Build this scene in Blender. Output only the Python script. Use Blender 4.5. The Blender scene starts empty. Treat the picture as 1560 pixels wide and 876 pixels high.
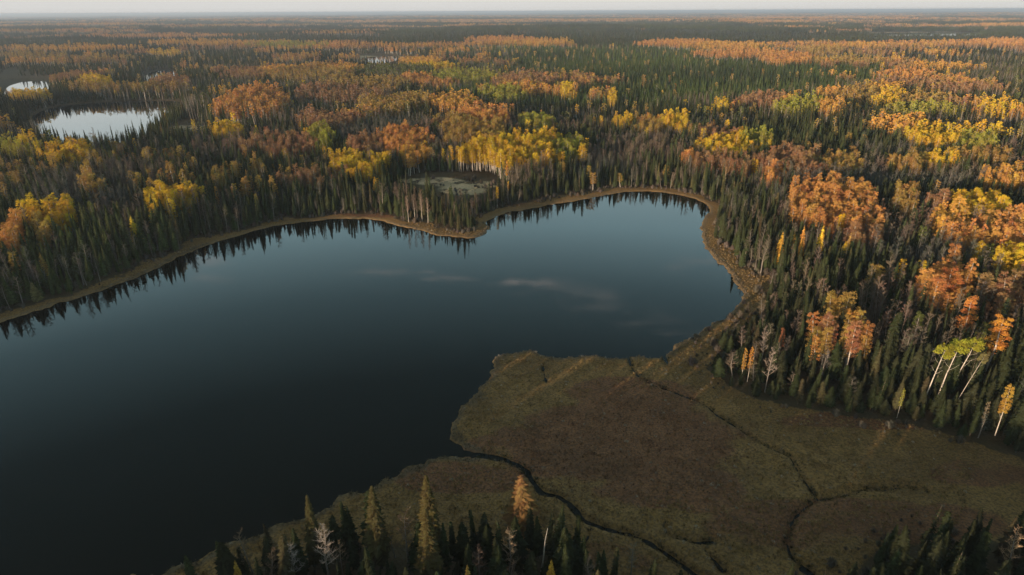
import bpy, math, random
import numpy as np

random.seed(7)
rng = np.random.default_rng(11)
S = bpy.context.scene

# ------------------------------------------------------------------ camera
CAM_H = 80.0
PITCH = math.radians(22.83)
ROLL = math.radians(-0.294)
FPX = 1000.0                       # focal length in pixels of the 1560 px wide photograph
cam_d = bpy.data.cameras.new("camera")
cam_d.sensor_width = 36.0
cam_d.lens = 36.0 * FPX / 1560.0
cam_d.clip_start = 0.5
cam_d.clip_end = 200000.0
cam = bpy.data.objects.new("camera", cam_d)
S.collection.objects.link(cam)
import mathutils
MROT = (mathutils.Matrix.Rotation(math.pi / 2 - PITCH, 3, 'X') @ mathutils.Matrix.Rotation(ROLL, 3, 'Z'))
cam.matrix_world = mathutils.Matrix.Translation((0, 0, CAM_H)) @ MROT.to_4x4()
S.camera = cam
RM = np.array(MROT)

# ------------------------------------------------------------------ sky, sun, exposure
SUN_ELEV = math.radians(5.6)
SUN_AZ = math.radians(222.0)       # compass bearing the sun stands at (0 = +Y, clockwise): behind and left of the view
world = bpy.data.worlds.new("World")
S.world = world
world.use_nodes = True
S.view_settings.view_transform = 'Standard'
S.view_settings.look = 'None'
S.view_settings.gamma = 1.0
S.view_settings.exposure = 1.55
sun_d = bpy.data.lights.new("sun", 'SUN')
sun_d.energy = 2.5
sun_d.angle = math.radians(0.5)
sun_d.color = (1.0, 0.75, 0.52)
sun = bpy.data.objects.new("sun", sun_d)
S.collection.objects.link(sun)
sd_ = mathutils.Vector((math.sin(SUN_AZ) * math.cos(SUN_ELEV), math.cos(SUN_AZ) * math.cos(SUN_ELEV), math.sin(SUN_ELEV)))
sun.rotation_euler = sd_.to_track_quat('Z', 'Y').to_euler()
sun.location = (-60, -60, 120)


class NT:
    """small helper round a node tree"""
    def __init__(s, tree):
        s.t = tree; s.n = tree.nodes; s.l = tree.links
    def new(s, typ, **kw):
        n = s.n.new(typ)
        for k, v in kw.items():
            if k == 'ins':
                for a, b in v.items():
                    if hasattr(b, 'is_output') or isinstance(b, bpy.types.NodeSocket):
                        s.l.new(b, n.inputs[a])
                    else:
                        n.inputs[a].default_value = b
            else:
                setattr(n, k, v)
        return n
    def math(s, op, a, b=None, c=None, clamp=False):
        n = s.n.new('ShaderNodeMath'); n.operation = op; n.use_clamp = clamp
        for i, v in enumerate((a, b, c)):
            if v is None: continue
            if isinstance(v, bpy.types.NodeSocket): s.l.new(v, n.inputs[i])
            else: n.inputs[i].default_value = v
        return n.outputs[0]
    def vmath(s, op, a, b=None):
        n = s.n.new('ShaderNodeVectorMath'); n.operation = op
        for i, v in enumerate((a, b)):
            if v is None: continue
            if isinstance(v, bpy.types.NodeSocket): s.l.new(v, n.inputs[i])
            else: n.inputs[i].default_value = v
        return n
    def mix(s, f, a, b, blend='MIX'):
        n = s.n.new('ShaderNodeMix'); n.data_type = 'RGBA'; n.blend_type = blend
        for i, v in ((0, f), (6, a), (7, b)):
            if isinstance(v, bpy.types.NodeSocket): s.l.new(v, n.inputs[i])
            else: n.inputs[i].default_value = v if i == 0 else (tuple(v) + (1.0,) if len(v) == 3 else v)
        return n.outputs[2]
    def noise(s, vec, scale, detail=4.0, rough=0.55, dim='3D'):
        n = s.n.new('ShaderNodeTexNoise'); n.noise_dimensions = dim
        s.l.new(vec, n.inputs['Vector'])
        n.inputs['Scale'].default_value = scale
        n.inputs['Detail'].default_value = detail
        n.inputs['Roughness'].default_value = rough
        return n.outputs['Fac']
    def ramp(s, f, lo, hi):
        n = s.n.new('ShaderNodeMapRange'); n.clamp = True
        n.interpolation_type = 'SMOOTHSTEP'
        s.l.new(f, n.inputs[0])
        n.inputs[1].default_value = lo; n.inputs[2].default_value = hi
        return n.outputs[0]


def pix_dir(u, v):
    d = np.array([(u - 780.0) / FPX, -(v - 438.0) / FPX, -1.0])
    return RM @ d


def unproj(u, v, z=0.0):
    d = pix_dir(u, v)
    t = (z - CAM_H) / d[2]
    return np.array([d[0] * t, d[1] * t])


def project(x, y, z):
    p = np.stack([x, y, z - CAM_H], -1) @ RM          # = RM^T p
    w = np.where(-p[..., 2] > 0.1, -p[..., 2], np.nan)
    return 780.0 + FPX * p[..., 0] / w, 438.0 - FPX * p[..., 1] / w, w


def build_world():
    N = NT(world.node_tree); N.n.clear()
    out = N.new('ShaderNodeOutputWorld')
    bg = N.new('ShaderNodeBackground'); bg.inputs[1].default_value = 0.11
    sky = N.new('ShaderNodeTexSky'); sky.sky_type = 'NISHITA'; sky.sun_disc = False
    sky.sun_elevation = SUN_ELEV; sky.sun_rotation = SUN_AZ
    sky.air_density = 1.0; sky.dust_density = 2.5; sky.ozone_density = 1.0; sky.altitude = 300
    tc = N.new('ShaderNodeTexCoord')
    sep = N.new('ShaderNodeSeparateXYZ', ins={0: tc.outputs['Generated']})
    # a thin pale overcast veil, denser towards the horizon
    z = N.math('MAXIMUM', sep.outputs[2], 0.0)
    cr = N.new('ShaderNodeValToRGB', ins={0: z}); el = cr.color_ramp.elements
    el[0].position = 0.0; el[0].color = (2.5, 2.48, 2.46, 1)
    el[1].position = 1.0; el[1].color = (.28, .31, .22, 1)
    for p, c in SKY_VEIL:
        e = el.new(p); e.color = c + (1.0,)
    col = N.mix(.81, sky.outputs[0], cr.outputs[0])
    # high wisps on a flat layer
    zz = N.math('MAXIMUM', sep.outputs[2], 0.03)
    px = N.math('DIVIDE', sep.outputs[0], zz); py = N.math('DIVIDE', sep.outputs[1], zz)
    P = N.new('ShaderNodeCombineXYZ', ins={0: px, 1: py, 2: 0.0})
    warp = N.new('ShaderNodeTexNoise', ins={'Vector': P.outputs[0], 'Scale': 2.6, 'Detail': 7.0})
    w2 = N.vmath('SUBTRACT', warp.outputs['Color'], (0.5, 0.5, 0.5))
    w3 = N.vmath('SCALE', w2.outputs[0]); w3.inputs[3].default_value = 0.45
    Pw = N.vmath('ADD', P.outputs[0], w3.outputs[0])
    tot = None
    def refl(u, v):
        d = pix_dir(u, v); return np.array([d[0] / -d[2], d[1] / -d[2]])
    for (u0, v0, u1, v1, wid, amp) in ((560, 418, 720, 424, .07, 1.1), (740, 434, 850, 442, .08, 1.5), (870, 452, 930, 459, .07, 1.4),
                                       (900, 468, 1050, 515, .13, .6), (300, 398, 330, 428, .13, .75), (1035, 405, 1090, 398, .12, .5),
                                       (960, 480, 1040, 505, .10, .35)):
        a = refl(u0, v0); b = refl(u1, v1); c = (a + b) / 2; L = np.linalg.norm(b - a) / 2 + wid
        ang = math.atan2(b[1] - a[1], b[0] - a[0])
        q = N.vmath('SUBTRACT', Pw.outputs[0], (float(c[0]), float(c[1]), 0.0))
        r = N.new('ShaderNodeVectorRotate', rotation_type='Z_AXIS', ins={'Vector': q.outputs[0], 'Angle': -ang})
        s = N.vmath('MULTIPLY', r.outputs[0], (1 / L, 1 / wid, 0.0))
        ln = N.vmath('LENGTH', s.outputs[0])
        m = N.math('MULTIPLY', N.math('POWER', N.math('SUBTRACT', 1.0, ln.outputs['Value'], clamp=True), 0.8), amp)
        tot = m if tot is None else N.math('MAXIMUM', tot, m)
    st = N.vmath('MULTIPLY', P.outputs[0], (1.0, 2.6, 1.0))
    nz = N.noise(st.outputs[0], 3.2, 7.0, 0.62)
    wisp = N.math('MULTIPLY', tot, N.ramp(nz, 0.42, 0.66))
    gen = N.ramp(N.noise(st.outputs[0], 0.55, 8.0, 0.6), 0.60, 0.86)
    wisp = N.math('MAXIMUM', wisp, N.math('MULTIPLY', gen, 0.16))
    wisp = N.math('MULTIPLY', wisp, N.ramp(sep.outputs[2], 0.08, 0.25))
    col = N.mix(wisp, col, CLOUD_COL)
    N.l.new(col, bg.inputs[0]); N.l.new(bg.outputs[0], out.inputs[0])

SKY_VEIL = ((.03, (2.55, 2.56, 2.58)), (.12, (3.3, 3.55, 3.6)), (.20, (2.8, 3.7, 3.9)), (.30, (2.3, 3.7, 4.05)), (.385, (.95, 1.7, 1.9)), (.50, (.22, .42, .43)), (.64, (.19, .27, .19)))
CLOUD_COL = (3.7, 3.7, 3.6)
build_world()

# ------------------------------------------------------------------ noise and outlines
def _h(i, j, s):
    n = (i.astype(np.int64) * 374761393 + j.astype(np.int64) * 668265263 + s * 1442695041) & 0xffffffff
    n = ((n ^ (n >> 13)) * 1274126177) & 0xffffffff
    n = (n ^ (n >> 16)) & 0xffffffff
    return n / 4294967295.0

def vnoise(x, y, s=0):
    i = np.floor(x); j = np.floor(y); fx = x - i; fy = y - j
    fx = fx * fx * (3 - 2 * fx); fy = fy * fy * (3 - 2 * fy)
    a = _h(i, j, s); b = _h(i + 1, j, s); c = _h(i, j + 1, s); d = _h(i + 1, j + 1, s)
    return (a + (b - a) * fx) * (1 - fy) + (c + (d - c) * fx) * fy

def fbm(x, y, scale, s=0, oct=4):
    x = np.asarray(x, float) / scale; y = np.asarray(y, float) / scale
    t = 0; a = 0.5; n = 0
    for k in range(oct):
        t = t + a * vnoise(x + 17.3 * k, y - 9.1 * k, s + k * 31); n += a; a *= 0.5; x = x * 2.03; y = y * 2.03
    return t / n            # 0..1, mean .5

def sstep(a, b, x):
    t = np.clip((x - a) / (b - a), 0, 1); return t * t * (3 - 2 * t)

def seg_dist(px, py, pts, closed):
    best = np.full(px.shape, 1e18)
    n = len(pts)
    for i in range(n if closed else n - 1):
        a = pts[i]; b = pts[(i + 1) % n]; d = b - a; L = max(1e-9, float(d @ d))
        t = np.clip(((px - a[0]) * d[0] + (py - a[1]) * d[1]) / L, 0, 1)
        q = (px - a[0] - t * d[0]) ** 2 + (py - a[1] - t * d[1]) ** 2
        np.minimum(best, q, out=best)
    return np.sqrt(best)

def inside(px, py, pts):
    c = np.zeros(px.shape, bool); n = len(pts)
    for i in range(n):
        x0, y0 = pts[i]; x1, y1 = pts[(i + 1) % n]
        if y0 == y1: continue
        m = ((y0 > py) != (y1 > py)) & (px < (x1 - x0) * (py - y0) / (y1 - y0) + x0)
        c ^= m
    return c

def catmull(pts, closed=True, k=4):
    pts = [np.array(p, float) for p in pts]; n = len(pts); out = []
    for i in range(n if closed else n - 1):
        if closed: p0, p1, p2, p3 = pts[i - 1], pts[i], pts[(i + 1) % n], pts[(i + 2) % n]
        else: p0, p1, p2, p3 = pts[max(0, i - 1)], pts[i], pts[i + 1], pts[min(n - 1, i + 2)]
        for t in np.arange(k) / k:
            out.append(0.5 * ((2 * p1) + (p2 - p0) * t + (2 * p0 - 5 * p1 + 4 * p2 - p3) * t * t + (3 * p1 - p0 - 3 * p2 + p3) * t ** 3))
    if not closed: out.append(pts[-1])
    return out

def ground_pts(pix, closed=True, k=4):
    return [unproj(u, v) for u, v in (catmull(pix, closed, k) if k > 1 else pix)]

LAKE_PX = [(-150, 540), (-60, 513), (0, 493), (40, 480), (90, 463), (150, 444), (200, 425), (240, 409), (275, 391), (310, 376), (350, 363),
           (400, 349), (440, 341), (480, 337), (520, 333), (560, 334), (600, 342), (640, 352), (680, 360), (715, 363), (736, 357),
           (748, 346), (742, 339), (753, 331), (775, 323), (815, 317), (850, 310), (890, 303), (930, 296), (960, 292), (1000, 292), (1040, 298),
           (1068, 307), (1080, 318), (1074, 331), (1068, 346), (1070, 365), (1078, 384), (1096, 400), (1114, 419), (1127, 440), (1130, 456),
           (1110, 476), (1080, 498), (1048, 519), (1020, 535), (1005, 542), (958, 545), (900, 544), (855, 546), (826, 541), (796, 536),
           (768, 541), (754, 550), (749, 563), (744, 579), (728, 590), (724, 606), (702, 624), (692, 640), (685, 656), (687, 674),
           (703, 686), (728, 692), (728, 696), (700, 694), (662, 697), (640, 708), (600, 722), (570, 743), (535, 753), (505, 766), (470, 786),
           (420, 801), (392, 817), (350, 827), (312, 846), (276, 861), (240, 869), (190, 878), (90, 903), (0, 928), (-120, 925), (-260, 890),
           (-400, 820), (-430, 740), (-380, 650)]
LAKE = ground_pts(LAKE_PX)
PONDS_PX = [
    ([(48, 181), (62, 170), (90, 162), (140, 157), (200, 154), (262, 154), (290, 160), (270, 172), (245, 185), (222, 205), (205, 226), (165, 234), (125, 230), (90, 222), (60, 205)], 3),
    ([(10, 134), (26, 127), (46, 123), (68, 124), (76, 130), (66, 142), (35, 152), (8, 150)], 3),
    ([(220, 116), (238, 108), (262, 107), (268, 118), (252, 129), (224, 131)], 3),
    ([(550, 89), (575, 86), (603, 85), (606, 91), (582, 97), (552, 97)], 3),
    ([(1330, 50.5), (1400, 49.5), (1482, 49), (1488, 54), (1420, 55), (1334, 55)], 2)]
PONDS = [ground_pts(p, True, k) for p, k in PONDS_PX]

STREAMS = [  # pixel polyline, width in metres start, end
    ([(700, 690), (740, 695), (775, 703), (800, 717), (812, 735), (826, 752), (850, 757), (872, 773), (890, 793), (930, 808), (970, 819), (1000, 834), (1030, 855), (1060, 878), (1100, 910)], 1.35, .45),
    ([(957, 543), (963, 562), (978, 578), (1003, 590), (1040, 603), (1074, 618), (1092, 633), (1120, 650), (1160, 677), (1200, 695), (1213, 715), (1230, 740), (1246, 763)], .30, .22),
    ([(1410, 750), (1380, 743), (1350, 747), (1310, 748), (1280, 757), (1246, 763), (1225, 775), (1207, 795), (1200, 815), (1200, 835), (1208, 852), (1226, 865), (1250, 885)], .2, .3),
    ([(1008, 540), (1013, 548), (1018, 556)], .9, .5),
    ([(901, 804), (892, 828)], .25, .2),
    ([(827, 556), (829, 570), (832, 582)], .5, .4),
    ([(1012, 800), (1020, 818), (1045, 822), (1060, 828), (1085, 826)], .3, .5),
    ([(1068, 832), (1080, 845), (1100, 870)], .3, .5),
    ([(1222, 868), (1240, 878)], .8, 1.0)]
STREAM_W = [(ground_pts(p, False, 3), a, b) for p, a, b in STREAMS]

def stream_depth(x, y):
    """distance to the nearest stream bank, negative inside"""
    best = np.full(x.shape, 1e9)
    m = (x > -80) & (x < 170) & (y > 40) & (y < 220)
    xs, ys = x[m], y[m]; b = best[m]
    wob = (fbm(xs, ys, 1.6, 5, 2) - .5) * .7
    for pts, w0, w1 in STREAM_W:
        n = len(pts)
        for i in range(n - 1):
            w = w0 + (w1 - w0) * i / (n - 1)
            a, c = pts[i], pts[i + 1]; d = c - a; L = max(1e-9, float(d @ d))
            t = np.clip(((xs - a[0]) * d[0] + (ys - a[1]) * d[1]) / L, 0, 1)
            q = np.hypot(xs - a[0] - t * d[0], ys - a[1] - t * d[1]) - w / 2
            np.minimum(b, q, out=b)
    best[m] = b + wob
    return best

def lake_sd(x, y):
    d = np.full(x.shape, 600.0)
    m = (np.abs(x) < 700) & (y > -200) & (y < 700)
    xs, ys = x[m], y[m]
    s = seg_dist(xs, ys, LAKE, True)
    s = np.where(inside(xs, ys, LAKE), -s, s)
    d[m] = s
    return d

def pond_sd(x, y):
    best = np.full(x.shape, 1e5)
    for P in PONDS:
        A = np.array(P); lo = A.min(0) - 400; hi = A.max(0) + 400
        m = (x > lo[0]) & (x < hi[0]) & (y > lo[1]) & (y < hi[1])
        if not m.any(): continue
        s = seg_dist(x[m], y[m], P, True); s = np.where(inside(x[m], y[m], P), -s, s)
        best[m] = np.minimum(best[m], s)
    return best

def height(x, y, full=False):
    x = np.asarray(x, float); y = np.asarray(y, float)
    r = np.hypot(x, y)
    ls = lake_sd(x, y) + (fbm(x, y, 5.0, 3, 4) - .5) * 3.0 + (fbm(x, y, 1.7, 9, 3) - .5) * 1.9 * sstep(400, 200, r)
    ps = pond_sd(x, y)
    st = stream_depth(x, y)
    bank = np.clip(ls * .45, -1.2, .34)
    us, vs, _ = project(x, y, 0 * x)
    land = 2.2 * sstep(1.6, .2, np.nan_to_num(fe(700, 282, 90, 16, us, vs), nan=99)) + .34 + .012 * np.clip(ls - 18, 0, 200) + (fbm(x, y, 9, 8, 3) - .5) * .25 * sstep(1, 6, ls)  # first term: low mound added under the sandy clearing to catch the sun
    z = np.where(ls < .9, bank, np.maximum(bank, land))
    z = np.where(ls > .9, np.minimum(land, bank + (ls - .75) * .3), z)
    amp = sstep(450, 2600, r)
    hills = (fbm(x, y, 620, 21, 3) - .42) * 26 * amp + (fbm(x, y, 2600, 25, 2) - .45) * 30 * sstep(2000, 7000, r) + 1.5 * amp
    z = z + np.maximum(hills, -2.0 * amp) * sstep(25, 260, ps)
    z = np.where(ps < 60, np.minimum(z, np.clip((ps) * .12, -1.5, 3) + .0), z)
    z = np.where(st < 1.2, np.minimum(z, np.clip(st * .55, -.45, 1e9)), z)
    if full: return z, ls, ps, st
    return z

# ------------------------------------------------------------------ mesh helpers
def mesh_np(name, V, F4=None, F3=None, mats=(), midx=None, smooth=False):
    me = bpy.data.meshes.new(name)
    V = np.asarray(V, np.float32)
    faces = []
    if F3 is not None and len(F3): faces.append(np.asarray(F3, np.int32))
    if F4 is not None and len(F4): faces.append(np.asarray(F4, np.int32))
    loops = np.concatenate([f.ravel() for f in faces]) if faces else np.zeros(0, np.int32)
    tot = np.concatenate([np.full(len(f), f.shape[1], np.int32) for f in faces]) if faces else np.zeros(0, np.int32)
    me.vertices.add(len(V)); me.vertices.foreach_set('co', V.ravel())
    if len(loops):
        me.loops.add(len(loops)); me.loops.foreach_set('vertex_index', loops)
        me.polygons.add(len(tot))
        me.polygons.foreach_set('loop_start', np.concatenate([[0], np.cumsum(tot)[:-1]]).astype(np.int32))
        if smooth: me.polygons.foreach_set('use_smooth', np.ones(len(tot), bool))
        if midx is not None: me.polygons.foreach_set('material_index', np.asarray(midx, np.int32))
    for m in mats: me.materials.append(m)
    me.update(calc_edges=True)
    return me

def add_attr(me, name, typ, data, domain='POINT'):
    a = me.attributes.new(name, typ, domain)
    key = {'FLOAT': 'value', 'INT': 'value', 'FLOAT_COLOR': 'color', 'FLOAT_VECTOR': 'vector'}[typ]
    a.data.foreach_set(key, np.asarray(data, np.int32 if typ == 'INT' else np.float32).ravel())

def link(o): S.collection.objects.link(o); return o

def tag(o, label=None, cat=None, group=None, kind=None):
    if label: o['label'] = label
    if cat: o['category'] = cat
    if group: o['group'] = group
    if kind: o['kind'] = kind
    return o

# ------------------------------------------------------------------ materials
def new_mat(name):
    m = bpy.data.materials.new(name); m.use_nodes = True
    N = NT(m.node_tree); N.n.clear()
    out = N.new('ShaderNodeOutputMaterial')
    return m, N, out

def foliage_mat(name, transl=.3, var=.5):
    m, N, out = new_mat(name)
    t = N.new('ShaderNodeAttribute', attribute_type='INSTANCER', attribute_name='tint')
    sh = N.new('ShaderNodeAttribute', attribute_type='GEOMETRY', attribute_name='shade')
    g = N.new('ShaderNodeNewGeometry')
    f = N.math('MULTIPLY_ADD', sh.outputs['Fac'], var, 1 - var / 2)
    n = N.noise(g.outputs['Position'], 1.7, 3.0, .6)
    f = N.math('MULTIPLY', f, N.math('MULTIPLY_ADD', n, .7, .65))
    n3 = N.noise(g.outputs['Position'], .35, 2.0, .6)
    hue = N.new('ShaderNodeHueSaturation', ins={'Color': t.outputs['Color'], 'Value': f,
                'Hue': N.math('ADD', N.math('MULTIPLY_ADD', sh.outputs['Fac'], .03, .460), N.math('MULTIPLY', n3, .05)), 'Saturation': 1.0})
    d = N.new('ShaderNodeBsdfDiffuse', ins={'Color': hue.outputs[0], 'Roughness': .8})
    tr = N.new('ShaderNodeBsdfTranslucent', ins={'Color': hue.outputs[0]})
    mx = N.new('ShaderNodeMixShader', ins={0: transl, 1: d.outputs[0], 2: tr.outputs[0]})
    N.l.new(mx.outputs[0], out.inputs[0])
    return m

M_NEEDLE = foliage_mat('spruce_needles', .12, .7)
M_LEAF = foliage_mat('aspen_leaves', .42, .5)
M_TWIG = foliage_mat('bare_twigs', .1, .5)

def bark_mat(name, base, dark, scale):
    m, N, out = new_mat(name)
    tc = N.new('ShaderNodeTexCoord')
    st = N.vmath('MULTIPLY', tc.outputs['Object'], (1, 1, 3))
    n = N.noise(st.outputs[0], scale, 4.0, .6)
    c = N.mix(N.ramp(n, .52, .66), base, dark)
    p = N.new('ShaderNodeBsdfPrincipled', ins={'Base Color': c, 'Roughness': .85})
    N.l.new(p.outputs[0], out.inputs[0])
    return m

M_PALE = bark_mat('pale_birch_bark', (.55, .49, .42), (.10, .08, .07), 3.0)
M_DARK = bark_mat('dark_spruce_bark', (.10, .075, .055), (.04, .032, .026), 5.0)
M_GREY = bark_mat('grey_bark', (.22, .19, .165), (.10, .085, .075), 3.5)

def ground_mat():
    m, N, out = new_mat('bog_and_forest_floor')
    g = N.new('ShaderNodeNewGeometry'); pos = g.outputs['Position']
    a = N.new('ShaderNodeAttribute', attribute_type='GEOMETRY', attribute_name='cover')
    s = N.new('ShaderNodeSeparateColor', ins={0: a.outputs['Color']})
    far = N.new('ShaderNodeAttribute', attribute_type='GEOMETRY', attribute_name='canopy')
    ff = N.new('ShaderNodeAttribute', attribute_type='GEOMETRY', attribute_name='farness')
    fine = N.noise(pos, 2.2, 6.0, .72)
    mid = N.noise(pos, .28, 5.0, .62)
    sedge = N.mix(N.ramp(mid, .3, .7), (.380, .220, .076), (.460, .270, .104))
    hz = N.math('ADD', s.outputs[0], N.math('MULTIPLY', N.math('SUBTRACT', N.noise(pos, .085, 6.0, .65), .5), 1.5))
    hz = N.ramp(hz, .25, .70)
    sedge = N.mix(N.ramp(fine, .38, .68), sedge, (.120, .084, .042))
    heath = N.mix(N.ramp(mid, .3, .7), (.340, .158, .072), (.410, .200, .092))
    heath = N.mix(N.ramp(fine, .36, .66), heath, (.115, .062, .042))
    sand = N.mix(N.ramp(fine, .35, .65), (.90, .70, .45), (.66, .48, .29))  # extra pale: sunlight on the clearing is put into the sand colour
    duff = N.mix(N.ramp(mid, .35, .65), (.085, .074, .044), (.120, .092, .058))
    c = N.mix(hz, sedge, heath)
    c = N.mix(s.outputs[2], c, duff)
    sandm = N.math('MULTIPLY', s.outputs[1], N.ramp(N.noise(pos, .16, 5.0, .68), .36, .50))
    c = N.mix(sandm, c, sand)
    wet = N.new('ShaderNodeAttribute', attribute_type='GEOMETRY', attribute_name='rim')
    c = N.mix(wet.outputs['Fac'], c, (.20, .155, .10))
    # mottled shrubs and dead stems
    spk = N.new('ShaderNodeTexVoronoi', feature='F1', ins={'Vector': pos, 'Scale': 1.1, 'Randomness': 1.0})
    c = N.mix(N.math('MULTIPLY', N.ramp(spk.outputs['Distance'], .34, .08), .38), c, (.20, .165, .12))
    pt = N.noise(pos, .055, 4.0, .6)
    c = N.mix(N.math('MULTIPLY', N.ramp(pt, .42, .68), .35), c, (.105, .066, .042))
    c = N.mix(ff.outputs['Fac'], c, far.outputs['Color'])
    p = N.new('ShaderNodeBsdfPrincipled', ins={'Base Color': c, 'Roughness': .95, 'Specular IOR Level': .1})
    b = N.new('ShaderNodeBump', ins={'Strength': .9, 'Distance': .35, 'Height': N.math('ADD', fine, N.math('MULTIPLY', mid, 1.2))})
    N.l.new(b.outputs[0], p.inputs['Normal'])
    N.l.new(p.outputs[0], out.inputs[0])
    return m

def water_mat():
    m, N, out = new_mat('calm_lake_water')
    g = N.new('ShaderNodeNewGeometry'); pos = g.outputs['Position']
    n = N.noise(pos, .55, 3.0, .55)
    n2 = N.noise(pos, .018, 3.0, .5)
    col = N.mix(n2, (.0034, .0045, .0026), (.0048, .0062, .0036))
    p = N.new('ShaderNodeBsdfPrincipled', ins={'Base Color': col, 'Roughness': N.math('MULTIPLY_ADD', N.ramp(N.noise(pos, .03, 4.0, .6), .45, .7), .06, .02), 'IOR': 1.333, 'Specular IOR Level': .5})
    b = N.new('ShaderNodeBump', ins={'Strength': .05, 'Distance': .05, 'Height': n})
    N.l.new(b.outputs[0], p.inputs['Normal'])
    N.l.new(p.outputs[0], out.inputs[0])
    return m
M_GROUND = ground_mat(); M_WATER = water_mat()

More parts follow.
